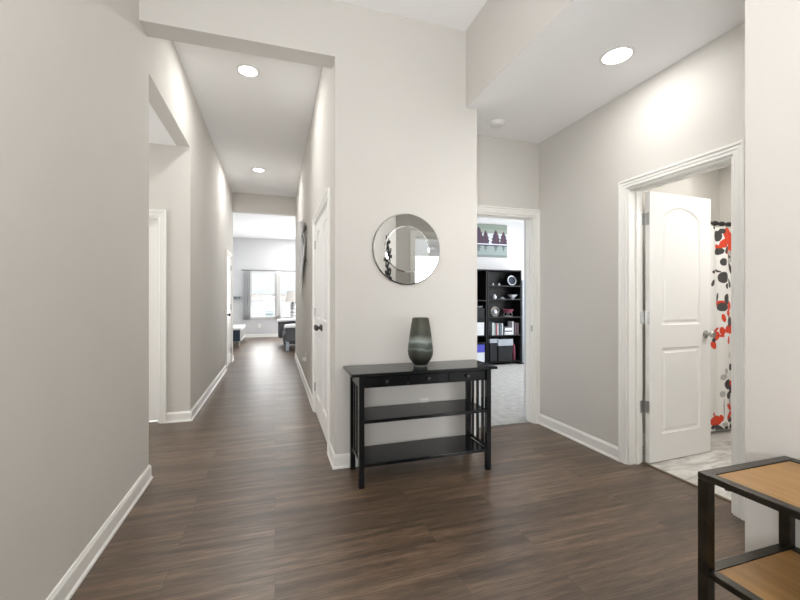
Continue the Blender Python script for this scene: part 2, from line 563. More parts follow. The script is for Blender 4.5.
wall('wall_left', 'Y', -3.12, 3.04, XL - 0.12, XL, 0, HC, [], 'plain greige wall at the left edge of the picture')
wall('wall_front', 'X', XL, 1.553, YC, 3.0, 0, HC, [(XL, XR, 0, HB)], 'greige wall carrying the round mirror, with the corridor header')
wall('wall_console_end', 'Y', 3.0, 3.4, 1.42, 1.553, 0, HC, [], 'short end wall behind the console wall')
wall('wall_office', 'X', 1.553, XE, YD, 3.40, 0, HS + 0.05, [(1.663, 2.426, 0, 2.03)], 'short wall around the doorway to the bookcase room')
wall('wall_right', 'Y', 0.88, 3.40, XE, XE + 0.13, 0, HS + 0.05, [(1.55, 2.26, 0, 2.03)], 'right wall of the hall with the bathroom doorway')
wall('wall_near_right', 'Y', -3.12, 0.88, XB, XB + 0.12, 0, HC, [], 'greige wall at the right edge of the picture')
wall('wall_return', 'X', XB + 0.12, 5.07, 0.76, 0.88, 0, HS + 0.05, [(1.70, 2.41, 0, 2.03)], 'return wall facing the console wall, seen in the mirror')
wall('wall_back', 'X', XL - 0.12, XB, -3.12, -3.0, 0, HC, [], 'wall behind the camera with the front door')
wall('wall_soffit', 'Y', 0.88, YC, XB, XB + 0.12, HS, HC, [], 'vertical face of the dropped soffit over the hall')
wall('wall_corridor_right', 'Y', 3.0, 8.62, XR, XR + 0.12, 0, HC, [(3.17, 4.33, 0, 2.03)], 'right wall of the long corridor with closet doors')
wall('wall_corridor_left', 'Y', 3.04, 8.62, XL - 0.12, XL, 0, HC, [(3.04, 4.40, 0, 2.74), (7.45, 8.21, 0, 2.03)], 'left wall of the long corridor')
wall('wall_corridor_end', 'X', XL, XR, 8.5, 8.62, 2.98, HC, [], 'header at the far end of the corridor')
wall('wall_passage', 'X', -3.2, XL - 0.12, 4.40, 4.52, 0, 2.8, [(-1.84, -1.08, 0, 2.03)], 'side passage wall with a white door')
wall('wall_passage_near', 'X', -3.2, XL - 0.12, 2.92, 3.04, 0, 2.8, [], 'near wall of the side passage')
wall('wall_passage_end', 'Y', 2.88, 4.52, -3.32, -3.2, 0, 2.8, [], 'end wall of the side passage')
# living room
YW = 13.65
WZ0, WZ1 = 0.62, 2.13
W1, W2 = (-0.78, 0.04), (0.16, 0.98)
wall('wall_far', 'X', -1.6, 4.6, YW, YW + 0.14, 0, 3.4, [(W1[0], W1[1], WZ0, WZ1), (W2[0], W2[1], WZ0, WZ1)], 'far living room wall with two windows', 'wall_cool')
wall('wall_living_left', 'Y', 8.5, YW, -1.6, -1.48, 0, 3.4, [], 'left wall of the living room', 'wall_cool')
wall('wall_living_right', 'Y', 8.5, YW, 4.5, 4.62, 0, 3.4, [], 'right wall of the living room', 'wall_cool')
wall('wall_living_near', 'X', XR + 0.12, 4.5, 8.5, 8.62, 0, 3.4, [], 'near wall of the living room right of the corridor', 'wall_cool')
wall('wall_living_near_left', 'X', -1.48, XL - 0.12, 8.5, 8.62, 0, 3.4, [], 'near wall of the living room left of the corridor', 'wall_cool')
# office
YO = 6.7
wall('wall_office_far', 'X', 1.42, 5.6, YO, YO + 0.12, 0, HS + 0.05, [], 'pale far wall behind the bookcases', 'wall_cool')
wall('wall_office_right', 'Y', 3.4, YO, 5.5, 5.62, 0, HS + 0.05, [], 'right wall of the bookcase room', 'wall_cool')
wall('wall_office_left', 'Y', 3.4, YO, 1.42, 1.54, 0, HS + 0.05, [], 'left wall of the bookcase room', 'wall_cool')
wall('wall_office_near', 'X', XE, 5.5, 3.40, 3.52, 0, HS + 0.05, [], 'near wall of the bookcase room', 'wall_cool')
# bathroom
wall('wall_bath_wing', 'X', XE + 0.13, 3.45, 2.52, 3.40, 0, HS + 0.05, [], 'white wall block beside the bathtub alcove', 'bath_wall')
wall('wall_bath_back', 'X', 3.45, 5.07, 3.26, 3.40, 0, HS + 0.05, [], 'back wall of the bathtub alcove', 'bath_wall')
wall('wall_bath_right', 'Y', 0.88, 3.40, 4.95, 5.07, 0, HS + 0.05, [], 'right wall of the bathroom', 'bath_wall')
# side room seen in the mirror
wall('wall_side_back', 'X', 1.57, 4.2, -2.62, -2.5, 0, HS + 0.05, [(2.3, 3.5, 0.75, 2.12)], 'back wall of the side room with a window', 'wall_cool')
wall('wall_side_right', 'Y', -2.5, 0.76, 4.08, 4.2, 0, HS + 0.05, [], 'right wall of the side room', 'wall_cool')

def slab(name, x0, x1, y0, y1, z, label):
    return struct(MB().box(x0, x1, y0, y1, z, z + 0.12).build(name, M['ceiling']), label, 'ceiling')
slab('ceiling', XL - 0.12, XB + 0.12, -3.12, 8.62, HC, 'high white ceiling over the entry and corridor')
slab('ceiling_hall', XB + 0.003, XE + 0.13, 0.76, 3.4, HS - 0.002, 'lower white ceiling over the hall by the doorways')
slab('ceiling_office', 1.42, 5.62, 3.4, 6.82, HS - 0.001, 'white ceiling of the bookcase room')
slab('ceiling_bathroom', XE + 0.13, 5.07, 0.76, 3.4, HS, 'white ceiling of the bathroom')
slab('ceiling_side_room', 1.57, 4.2, -2.62, 0.76, HS, 'white ceiling of the side room')
slab('ceiling_passage', -3.32, XL - 0.12, 2.88, 4.52, 2.74, 'ceiling of the side passage')
slab('ceiling_living', -1.6, 4.62, 8.62, 13.79, 3.22, 'white ceiling of the living room')

# ------------------------------------------------------------------ baseboards
BP = [(0, 0), (0.021, 0), (0.021, 0.010), (0.013, 0.020), (0.013, 0.082), (0.008, 0.092), (0.006, 0.098), (0, 0.100)]


def baseboard(name, p, q, nrm, label, e0=0.0, e1=0.0):
    """from p to q on the floor, nrm = direction into the room; e0/e1 extend ends (outside corners, mitred)"""
    p, q, nrm = Vector((*p, 0)), Vector((*q, 0)), Vector((*nrm, 0))
    d = (q - p).normalized()
    vs = []
    for (c, e) in ((p, -e0), (q, e1)):
        for (o, z) in BP:
            vs.append(c + nrm * o + d * (e * o) + Vector((0, 0, z)))
    n = len(BP)
    fs = [(i, (i + 1) % n, n + (i + 1) % n, n + i) for i in range(n)] + [tuple(range(n - 1, -1, -1)), tuple(range(n, 2 * n))]
    mb = MB(); mb.add(vs, fs)
    return struct(mb.build(name, M['trim']), label, 'baseboard')


CW = 0.062
baseboard('baseboard_left', (XL, -3.0), (XL, 3.04), (1, 0), 'white baseboard along the near left wall', 0, 1)
baseboard('baseboard_left_return', (XL, 3.04), (-3.2, 3.04), (0, 1), 'white baseboard around the corner into the side passage', 1, 0)
baseboard('baseboard_corridor_left', (XL, 4.40), (XL, 7.45 - CW), (1, 0), 'white baseboard along the left corridor wall', 1, 0)
baseboard('baseboard_corridor_left_far', (XL, 8.21 + CW), (XL, 8.62), (1, 0), 'short white baseboard past the far left door', 0, 0)
baseboard('baseboard_passage', (-1.08 + CW, 4.40), (XL, 4.40), (0, -1), 'short white baseboard beside the side passage door', 0, 1)
baseboard('baseboard_corridor_right', (XR, 4.33 + CW), (XR, 8.62), (-1, 0), 'white baseboard along the right corridor wall', 0, 1)
baseboard('baseboard_corridor_right_near', (XR, YC), (XR, 3.17 - CW), (-1, 0), 'short white baseboard at the corridor corner', 1, 0)
baseboard('baseboard_console', (XR, YC), (1.553, YC), (0, -1), 'white baseboard on the console table wall', 1, 1)
baseboard('baseboard_console_end', (1.553, YC), (1.553, YD), (1, 0), 'white baseboard on the end of the console wall', 1, 0)
baseboard('baseboard_right', (XE, YD), (XE, 2.26 + CW), (-1, 0), 'white baseboard between the two doorways', 0, 0)
baseboard('baseboard_near_right', (XB, -3.0), (XB, 0.88), (-1, 0), 'white baseboard of the near right wall', 0, 1)
baseboard('baseboard_far', (-1.48, YW), (4.5, YW), (0, -1), 'white baseboard under the living room windows')
baseboard('baseboard_office', (1.54, YO), (5.5, YO), (0, -1), 'white baseboard behind the bookcases')
baseboard('baseboard_bathroom', (XE + 0.13, 2.52), (3.45, 2.52), (0, -1), 'white baseboard beside the bathtub')

# ------------------------------------------------------------------ doors
CP = [(0.0, 0), (0.0, 0.010), (0.006, 0.014), (0.022, 0.013), (0.026, 0.017), (0.042, 0.016), (0.047, 0.022), (0.060, 0.022), (CW, 0.018), (CW, 0)]


def casing_mb(mb, w, h, y=0.0, out=-1, gap=0.0):
    """mitred casing around an opening 0..w, 0..h in the local XZ plane at y, standing out towards `out`"""
    paths = []
    for (o, p) in CP:
        paths.append([(-o, y + out * p, 0), (-o, y + out * p, h + o), (w + o, y + out * p, h + o), (w + o, y + out * p, 0)])
    vs = [q for k in range(4) for q in [pp[k] for pp in paths]]
    n = len(CP)
    fs = []
    for k in range(3):
        for i in range(n):
            j = (i + 1) % n
            fs.append((k * n + i, k * n + j, (k + 1) * n + j, (k + 1) * n + i))
    fs += [tuple(range(n)), tuple(3 * n + i for i in range(n))]
    mb.add(vs, fs)


def jamb_mb(mb, w, h, depth, stop=None):
    t = 0.016
    mb.box(0, t, 0, depth, 0, h); mb.box(w - t, w, 0, depth, 0, h); mb.box(t, w - t, 0, depth, h - t, h)
    if stop is not None:
        s = 0.011
        mb.box(t, t + s, stop, stop + 0.03, 0, h - t); mb.box(w - t - s, w - t, stop, stop + 0.03, 0, h - t)
        mb.box(t + s, w - t - s, stop, stop + 0.03, h - t - s, h - t)


def panel_loop(x0, x1, z0, z1, arch, k=14):
    pts = [(x0, z0), (x1, z0)]
    zc = z1 - arch
    for i in range(k + 1):
        s = i / k
        x = x1 + (x0 - x1) * s
        pts.append((x, zc + arch * (sin(pi * s) ** 0.75 if arch else 0)))
    return pts


def leaf_mesh(w, h, t, panels, name, material, parent, mtx=None, label=None):
    """moulded door leaf, x 0..w, y 0..t, z 0..h; panels = list of (x0,x1,z0,z1,arch)"""
    bm = bmesh.new()
    for side in (0, 1):
        y0 = 0 if side == 0 else t
        sg = 1 if side == 0 else -1
        edges = []
        outer = [bm.verts.new((x, y0, z)) for x, z in ((0, 0), (w, 0), (w, h), (0, h))]
        edges += [bm.edges.new((outer[i], outer[(i + 1) % 4])) for i in range(4)]
        if side == 0: o_front = outer
        else:
            for i in range(4):
                bm.faces.new((o_front[i], o_front[(i + 1) % 4], outer[(i + 1) % 4], outer[i]))
        for (x0, x1, z0, z1, arch) in panels:
            rings = []
            for ins, dep in ((0, 0), (0.010, 0.009), (0.024, 0.011), (0.040, 0.003)):
                lp = panel_loop(x0 + ins, x1 - ins, z0 + ins, z1 - ins, arch)
                rings.append([bm.verts.new((x, y0 + sg * dep, z)) for x, z in lp])
            n = len(rings[0])
            edges += [bm.edges.new((rings[0][i], rings[0][(i + 1) % n])) for i in range(n)]
            for a, b in zip(rings[:-1], rings[1:]):
                for i in range(n):
                    j = (i + 1) % n
                    bm.faces.new((a[i], a[j], b[j], b[i]))
            bm.faces.new(rings[-1])
        bmesh.ops.triangle_fill(bm, edges=edges, use_beauty=True)
    bmesh.ops.recalc_face_normals(bm, faces=bm.faces)
    if mtx: bm.transform(mtx)
    me = bpy.data.meshes.new(name)
    bm.to_mesh(me); bm.free()
    me.materials.append(material)
    o = bpy.data.objects.new(name, me)
    COL.objects.link(o)
    o.parent = parent
    if label: o['label'] = label
    return o


def knob(mtx, parent, name='door_knob', m='nickel', out=-1):
    mb = MB(mtx)
    prof = [(0.0, 0), (0.031, 0), (0.031, 0.005), (0.024, 0.009), (0.011, 0.011), (0.010, 0.032), (0.018, 0.036), (0.026, 0.045), (0.027, 0.054), (0.020, 0.064), (0.0, 0.067)]
    mb.lathe((0, 0, 0), [(r, out * z) for r, z in prof], n=24, axis='Y')
    return mb.build(name, M[m], parent, smooth=True)


def hinge(mtx, parent, z):
    mb = MB(mtx)
    mb.cyl((0, -0.006, z - 0.045), 0.0065, 0.09, n=12)
    mb.box(-0.032, 0, -0.0005, 0.0015, z - 0.045, z + 0.045)
    mb.box(0, 0.026, -0.0025, 0.0005, z - 0.045, z + 0.045)
    return mb.build('hinge', M['nickel'], parent)


T = Matrix.Translation


def Rz(a): return Matrix.Rotation(R(a), 4, 'Z')


TWO = lambda w: [(0.125, w - 0.125, 0.20, 0.84, 0), (0.125, w - 0.125, 1.01, 1.90, 0.085)]

# door_1 : bathroom doorway (wall plane X = XE, facing -X); local x -> -Y world, local y -> +X
d = thing('door_1', 'open white two-panel arched door to the bathroom', 'door', (XE, 2.26, 0), R(-90)); d['kind'] = 'structure'
mb = MB(); casing_mb(mb, 0.71, 2.03); casing_mb(mb, 0.71, 2.03, y=0.13, out=1); mb.build('door_casing', M['trim'], d)
mb = MB(); jamb_mb(mb, 0.71, 2.03, 0.13, stop=0.062); mb.build('door_jamb', M['trim'], d, bevel=0.002)
# leaf hinged at local (0.016, 0.13), opened 88 deg; in local space it runs along +y with its show face towards +x local (-Y world)
Lm = T((0.024 + 0.035, 0.150, 0.012)) @ Rz(92.8)
leaf_mesh(0.672, 1.998, 0.035, TWO(0.672), 'door_leaf', M['door'], d, Lm)
for z in (0.42, 1.08, 1.81):
    mbh = MB()
    mbh.box(0.0165, 0.0185, 0.098, 0.148, z - 0.045, z + 0.045)
    mbh.cyl((0.024, 0.150, z - 0.045), 0.007, 0.09, n=12)
    mbh.box(0.026, 0.056, 0.1465, 0.1495, z - 0.045, z + 0.045)
    mbh.build('hinge', M['nickel'], d)
knob(Lm @ T((0.61, 0.0, 0.93)), d, out=-1)
knob(Lm @ T((0.61, 0.035, 0.93)), d, out=1)

# door_2 : doorway to the office (plane Y = YD, facing -Y), leaf out of view
d = thing('door_2', 'white cased doorway to the room with the bookcase', 'door', (1.663, YD, 0)); d['kind'] = 'structure'
mb = MB(); casing_mb(mb, 0.763, 2.03, 0, -1); mb.build('door_casing', M['trim'], d)
mb = MB(); jamb_mb(mb, 0.763, 2.03, 0.12, stop=0.05); mb.build('door_jamb', M['trim'], d, bevel=0.002)
MB().box(0.7445, 0.7475, 0.012, 0.040, 0.90, 0.96).build('strike_plate', M['nickel'], d)

# door_3 : pair of closet doors in the corridor
d = thing('door_3', 'pair of narrow white closet doors in the corridor right wall', 'door', (XR, 4.33, 0), R(-90)); d['kind'] = 'structure'
mb = MB(); casing_mb(mb, 1.16, 2.03); mb.build('door_casing', M['trim'], d)
mb = MB(); jamb_mb(mb, 1.16, 2.03, 0.12); mb.build('door_jamb', M['trim'], d, bevel=0.002)
lw = 0.560
for i, x in enumerate((0.0175, 0.582)):
    pn = [(0.10, lw - 0.10, 0.20, 0.84, 0), (0.10, lw - 0.10, 1.01, 1.90, 0.06)]
    leaf_mesh(lw, 2.0, 0.035, pn, 'door_leaf', M['door'], d, T((x, 0.004, 0.01)))
    hx = x if i == 0 else x + lw
    for z in (0.28, 1.08, 1.80):
        m2 = MB(); m2.cyl((hx, -0.004, z - 0.045), 0.007, 0.09, n=12); m2.box(hx - 0.016, hx + 0.016, -0.002, 0.003, z - 0.045, z + 0.045)
        m2.build('hinge', M['nickel'], d)
    knob(T((x + (lw - 0.05 if i == 0 else 0.05), 0.004, 0.95)), d, m='dark_metal')
MB().box(0.0165, 1.1435, 0.045, 0.05, 0, 2.01).build('door_backing', M['trim'], d)

# door_4 : far left door in the corridor, facing +X
d = thing('door_4', 'closed white door at the far left end of the corridor', 'door', (XL, 7.45, 0), R(90)); d['kind'] = 'structure'
mb = MB(); casing_mb(mb, 0.76, 2.03); mb.build('door_casing', M['trim'], d)
mb = MB(); jamb_mb(mb, 0.76, 2.03, 0.12); mb.build('door_jamb', M['trim'], d, bevel=0.002)
leaf_mesh(0.724, 2.0, 0.035, TWO(0.724), 'door_leaf', M['door'], d, T((0.018, 0.004, 0.01)))
for z in (0.25, 1.08, 1.82):
    m2 = MB(); m2.cyl((0.742, -0.006, z - 0.05), 0.009, 0.10, n=12); m2.box(0.726, 0.756, -0.003, 0.003, z - 0.05, z + 0.05); m2.build('hinge', M['nickel'], d)
knob(T((0.08, 0.004, 0.95)), d, m='dark_metal')
MB().box(0.0165, 0.7435, 0.06, 0.065, 0, 2.01).build('door_backing', M['trim'], d)

# door_5 : side passage door, facing -Y, set back in its jamb
d = thing('door_5', 'closed white door in the side passage on the left', 'door', (-1.84, 4.40, 0)); d['kind'] = 'structure'
mb = MB(); casing_mb(mb, 0.76, 2.03); mb.build('door_casing', M['trim'], d)
mb = MB(); jamb_mb(mb, 0.76, 2.03, 0.12, stop=0.045); mb.build('door_jamb', M['trim'], d, bevel=0.002)
leaf_mesh(0.724, 2.0, 0.035, TWO(0.724), 'door_leaf', M['door'], d, T((0.018, 0.078, 0.01)))
knob(T((0.09, 0.078, 0.95)), d)

# door_6 : doorway in the return wall, facing +Y (seen only in the mirror)
d = thing('door_6', 'white cased doorway reflected in the round mirror', 'door', (2.41, 0.88, 0), R(180)); d['kind'] = 'structure'
mb = MB(); casing_mb(mb, 0.71, 2.03); mb.build('door_casing', M['trim'], d)
mb = MB(); jamb_mb(mb, 0.71, 2.03, 0.12, stop=0.05); mb.build('door_jamb', M['trim'], d, bevel=0.002)

# door_7 : front door behind the camera
d = thing('door_7', 'front entry door behind the camera', 'door', (0.77, -3.0, 0), R(180)); d['kind'] = 'structure'
mb = MB(); casing_mb(mb, 0.94, 2.1); mb.build('door_casing', M['trim'], d)
leaf_mesh(0.92, 2.09, 0.03, [(0.12, 0.80, 0.2, 0.9, 0), (0.12, 0.80, 1.05, 1.95, 0.08)], 'door_leaf', M['door'], d, T((0.01, -0.032, 0.005)))


# ------------------------------------------------------------------ windows
def window(name, x0, x1, z0, z1, y, depth, inward, label, blind_gap=0.045):
    """window in an X-running wall; y = inside face, depth = wall thickness away from the room, inward = -1 if the room lies at smaller y"""
    o = thing(name, label, 'window', ((x0 + x1) / 2, y, z0)); o['kind'] = 'structure'
    w2, h = (x1 - x0) / 2, z1 - z0
    s = -inward
    def B(mb, a0, a1, b0, b1, c0, c1):
        mb.box(a0, a1, min(b0 * s, b1 * s), max(b0 * s, b1 * s), c0, c1)
    mb = MB()
    f = 0.045
    B(mb, -w2, -w2 + f, 0.06, 0.12, 0, h); B(mb, w2 - f, w2, 0.06, 0.12, 0, h)
    B(mb, -w2 + f, w2 - f, 0.06, 0.12, 0, f); B(mb, -w2 + f, w2 - f, 0.06, 0.12, h - f, h)
    B(mb, -w2 + f, w2 - f, 0.07, 0.11, h * 0.49, h * 0.49 + 0.04)
    mb.build('window_frame', M['trim'], o, bevel=0.003)
    g = MB(); B(g, -w2 + f, w2 - f, 0.088, 0.092, f, h - f); g.build('glass_pane', M['glass'], o)
    si = MB(); B(si, -w2 - 0.03, w2 + 0.03, -0.035, 0.06, -0.02, 0.0); si.build('window_sill', M['trim'], o, bevel=0.004)
    bl = MB()
    B(bl, -w2 + 0.01, w2 - 0.01, 0.004, 0.05, h - 0.05, h - 0.002)
    z = 0.03
    while z < h - 0.06:
        c = 0.004
        yy = 0.027 * s
        bl.add([(-w2 + 0.012, yy - 0.023, z - c), (w2 - 0.012, yy - 0.023, z - c), (w2 - 0.012, yy + 0.023, z + c), (-w2 + 0.012, yy + 0.023, z + c),
                (-w2 + 0.012, yy - 0.023, z - c + 0.003), (w2 - 0.012, yy - 0.023, z - c + 0.003), (w2 - 0.012, yy + 0.023, z + c + 0.003), (-w2 + 0.012, yy + 0.023, z + c + 0.003)],
               [(3, 2, 1, 0), (4, 5, 6, 7), (0, 1, 5, 4), (1, 2, 6, 5), (2, 3, 7, 6), (3, 0, 4, 7)])
        z += blind_gap
    bl.build('blind', M['blind'], o)
    return o


window('window_1', W1[0], W1[1], WZ0, WZ1, YW, 0.14, -1, 'left living room window with white open blinds', 0.05)
window('window_2', W2[0], W2[1], WZ0, WZ1, YW, 0.14, -1, 'right living room window with white open blinds', 0.05)
window('window_3', 2.3, 3.5, 0.75, 2.12, -2.5, 0.12, 1, 'bright window of the side room reflected in the mirror', 0.05)

# ------------------------------------------------------------------ recessed lights and smoke detector
def downlight(x, y, z, label, power, r=0.082, colr=(1, 0.985, 0.965), group='recessed ceiling lights'):
    t = thing('ceiling_light', label, 'ceiling light', (x, y, z), 0, group)
    MB().lathe((0, 0, 0), [(r, 0), (r + 0.018, 0.0), (r + 0.020, -0.003), (r + 0.014, -0.007), (r, -0.008), (r, 0)], n=40).build('trim_ring', M['plastic'], t, smooth=True)
    MB().lathe((0, 0, 0), [(r, -0.002), (r * 0.9, -0.006), (0, -0.0075)], n=40).build('diffuser', M['lamp_glow'], t, smooth=True)
    l = area('ceiling_light_lamp', (0, 0, -0.012), (0, 0, 0), 2 * r, 0, power, colr, True, 180)
    l.parent = t
    return t


PW = 7
downlight(-0.24, 3.95, HC, 'nearer recessed light in the corridor ceiling', 10)
downlight(-0.26, 6.90, HC, 'farther recessed light in the corridor ceiling', 12)
downlight(2.05, 1.95, HS, 'recessed light in the low ceiling near the bathroom doorway', 4.5)
downlight(0.5, 12.7, 3.22, 'small recessed light in the far living room ceiling', 14)
downlight(1.9, 10.0, 3.22, 'added unseen recessed light over the charcoal sofa', 26)  # out of view, added to brighten the living room floor
downlight(0.3, 0.6, HC, 'added unseen recessed light in the high entry ceiling above the camera', PW * 0.9)  # entry fill added overhead, out of view
downlight(0.3, -1.4, HC, 'added unseen recessed light in the high ceiling by the front door', PW)  # second added entry fill, behind the camera
downlight(3.4, 1.7, HS, 'recessed light in the bathroom ceiling', 6)
downlight(4.2, 2.9, HS, 'added unseen recessed light over the bathtub', 3.5)  # added to lift the alcove wall above the curtain
downlight(-2.0, 3.7, 2.74, 'recessed light in the side passage ceiling', PW * 0.5)

sx, sy, _ = at(497, 123, Y=3.0)
t = thing('smoke_detector', 'round white smoke detector on the low ceiling before the bookcase doorway', 'smoke detector', (sx, 3.0, HS))
MB().lathe((0, 0, 0), [(0.065, 0), (0.065, -0.012), (0.0, -0.012)], n=36).build('mounting_base', M['plastic'], t, smooth=True)
MB().lathe((0, 0, -0.012), [(0.058, 0), (0.056, -0.018), (0.040, -0.027), (0.0, -0.028)], n=36).build('cover', M['plastic'], t, smooth=True)

# ------------------------------------------------------------------ console table
t = thing('console_table', 'black three-drawer console table with two shelves under the round mirror', 'table', (0.99, 2.645, 0))
TW, TD = 0.525, 0.175
MB().box(-TW, TW, -TD, TD - 0.002, 0.717, 0.737).build('tabletop', M['black'], t, bevel=0.003)
ap = MB()
LX, LY, lt = 0.46, 0.150, 0.0175
ap.box(-LX + lt, LX - lt, -LY - 0.002, -LY + 0.008, 0.640, 0.645)
ap.box(-LX + lt, LX - lt, -LY - 0.002, -LY + 0.008, 0.711, 0.717)
for x in (-0.4425, -0.151, 0.143, 0.4355):
    ap.box(x, x + 0.007, -LY - 0.002, -LY + 0.008, 0.645, 0.711)
ap.box(-LX + lt, LX - lt, LY - 0.008, LY + 0.004, 0.640, 0.717)
for s in (-1, 1):
    ap.box(s * LX - 0.010, s * LX + 0.010, -LY + lt, LY - lt, 0.640, 0.717)
ap.build('apron', M['black'], t)
for k in range(3):
    x0 = -0.4345 + k * 0.2938
    dr = MB().box(x0, x0 + 0.282, -LY - 0.006, -LY + 0.008, 0.647, 0.709)
    dr.box(x0 + 0.006, x0 + 0.276, -LY + 0.008, LY - 0.02, 0.650, 0.705)
    dro = dr.build('drawer', M['black'], t, bevel=0.002)
    MB().lathe((x0 + 0.141, -LY - 0.006, 0.678), [(0.0, 0), (0.007, 0), (0.005, -0.008), (0.012, -0.016), (0.011, -0.023), (0.0, -0.025)], n=20, axis='Y').build('knob', M['dark_metal'], dro, smooth=True)
for sx_ in (-1, 1):
    for sy_ in (-1, 1):
        MB().box(sx_ * LX - lt, sx_ * LX + lt, sy_ * LY - lt, sy_ * LY + lt, 0, 0.717).build('leg', M['black'], t, bevel=0.002)
for z in (0.132, 0.412):
    MB().box(-LX + 0.012, LX - 0.012, -LY + 0.004 - lt, LY - 0.004 + lt * 0, z, z + 0.022).build('shelf', M['black'], t, bevel=0.002)
for s in (-1, 1):
    MB().box(s * LX - 0.010, s * LX + 0.010, -LY + lt, LY - lt, 0.154, 0.172).build('side_rail', M['black'], t)
    for y in (-0.075, 0.0, 0.075):
        MB().box(s * LX - 0.006, s * LX + 0.006, y - 0.011, y + 0.011, 0.172, 0.640).build('slat', M['black'], t)

# vase
vx = at(419, 366, Y=2.66)[0]
t = thing('vase', 'smoky grey-green glass vase with pale swirled bands on the console table', 'vase', (vx, 2.63, 0.737))
vp = [(0.0, 0.014), (0.046, 0.014), (0.060, 0.032), (0.077, 0.056), (0.087, 0.082), (0.0905, 0.110), (0.088, 0.142), (0.083, 0.185), (0.077, 0.230), (0.069, 0.285), (0.061, 0.330), (0.0575, 0.346),
      (0.0555, 0.347), (0.0535, 0.345), (0.058, 0.325), (0.072, 0.230), (0.082, 0.150), (0.080, 0.085), (0.05, 0.035), (0.0, 0.030)]
MB().lathe((0, 0, 0), vp, n=64).build('body', M['vase'], t, smooth=True)
MB().lathe((0, 0, 0), [(0, 0), (0.047, 0), (0.050, 0.003), (0.049, 0.012), (0.046, 0.015), (0, 0.015)], n=48).build('foot', mat('clear_glass_foot', (84, 88, 84), 0.1, noise=(10, 0.05)), t, smooth=True, label='pale clear glass foot')

# round mirror
mx, _, mz = at(406.5, 249.5, Y=YC)
t = thing('round_mirror', 'round mirror with dark smoked outer ring above the console table', 'mirror', (mx, YC, mz))
RM = 0.270
MB().lathe((0, 0, 0), [(0, 0), (RM - 0.006, 0), (RM - 0.004, -0.012), (0, -0.012)], n=96, axis='Y').build('backing', M['dark_metal'], t, smooth=True)
MB().lathe((0, 0, 0), [(0.0, -0.012), (RM, -0.012), (RM, -0.014), (RM - 0.008, -0.020), (0.0, -0.020)], n=128, axis='Y').build('border_glass', M['mirror_tint'], t, smooth=False, label='smoked grey mirror border')
MB().lathe((0, 0, 0), [(0.0, -0.020), (0.176, -0.020), (0.176, -0.0235), (0.168, -0.026), (0.0, -0.026)], n=128, axis='Y').build('centre_glass', M['mirror'], t, smooth=False, label='clear round centre mirror')

# outlet behind the console table
ox, _, oz = at(424, 403, Y=YC)
t = thing('wall_outlet', 'white outlet plate on the wall behind the console table shelves', 'outlet', (ox, YC, oz - 0.02))
MB().box(-0.036, 0.036, -0.006, 0, -0.058, 0.058).build('plate', M['plastic'], t, bevel=0.003)
MB().box(-0.017, 0.017, -0.008, -0.005, -0.040, 0.040).build('socket_face', M['trim'], t)

# ------------------------------------------------------------------ near side table
fx0, fx1, fy0, fy1, fz = 1.078, 1.432, -0.14, 0.765, 0.752
t = thing('hall_table', 'black metal framed table with honey wood boards against the near right wall', 'table', ((fx0 + fx1) / 2, (fy0 + fy1) / 2, 0))
hw, hd = (fx1 - fx0) / 2, (fy1 - fy0) / 2
ft = 0.027
HW_, HD_ = hw, hd
for (z, nm) in ((fz, 'top'), (0.500, 'shelf'), (0.16, 'shelf')):
    hw, hd = (HW_, HD_) if nm == 'top' else (HW_ - 0.0015, HD_ - 0.0015)
    mb = MB()
    th = 0.018
    mb.box(-hw, hw, hd - ft, hd, z - th, z); mb.box(-hw, hw, -hd, -hd + ft, z - th, z)
    mb.box(-hw, -hw + ft, -hd + ft, hd - ft, z - th, z); mb.box(hw - ft, hw, -hd + ft, hd - ft, z - th, z)
    fr = mb.build(nm + '_frame', M['black_iron'], t, bevel=0.0025)
    MB().box(-hw + ft + 0.0015, hw - ft - 0.0015, -hd + ft + 0.0015, hd - ft - 0.0015, z - 0.018, z - 0.002).build('wood_board', M['oak'], fr, bevel=0.001, label='honey brown wood board')
for sx_ in (-1, 1):
    for sy_ in (-1, 1):
        hw, hd = HW_, HD_
        MB().box(sx_ * hw - (ft if sx_ > 0 else 0), sx_ * hw + (ft if sx_ < 0 else 0), sy_ * hd - (ft if sy_ > 0 else 0), sy_ * hd + (ft if sy_ < 0 else 0), 0, fz - 0.018).build('leg', M['black_iron'], t, bevel=0.0025)
for sx_ in (-1, 1):
    for sy_ in (-1, 1):
        MB().cyl((sx_ * (hw - 0.02), sy_ * (hd - 0.062), fz - 0.026), 0.007, 0.009, n=14).build('bolt', M['dark_metal'], t)

# ------------------------------------------------------------------ wall decoration seen in the mirror
def petal(mb, cx, cz, ang, ln, wd, y, k=16):
    c, s = cos(ang), sin(ang)
    pts = []
    for i in range(k):
        a = 2 * pi * i / k
        px, pz = ln / 2 + ln / 2 * cos(a), wd / 2 * sin(a) * (0.75 + 0.25 * cos(a))
        pts.append((cx + px * c - pz * s, cz + px * s + pz * c))
    vs = [(y, p[0], p[1]) for p in pts] + [(y - 0.004, p[0], p[1]) for p in pts]
    fs = [tuple(range(k)), tuple(range(2 * k - 1, k - 1, -1))] + [(i, (i + 1) % k, k + (i + 1) % k, k + i) for i in range(k)]
    mb.add(vs, fs)


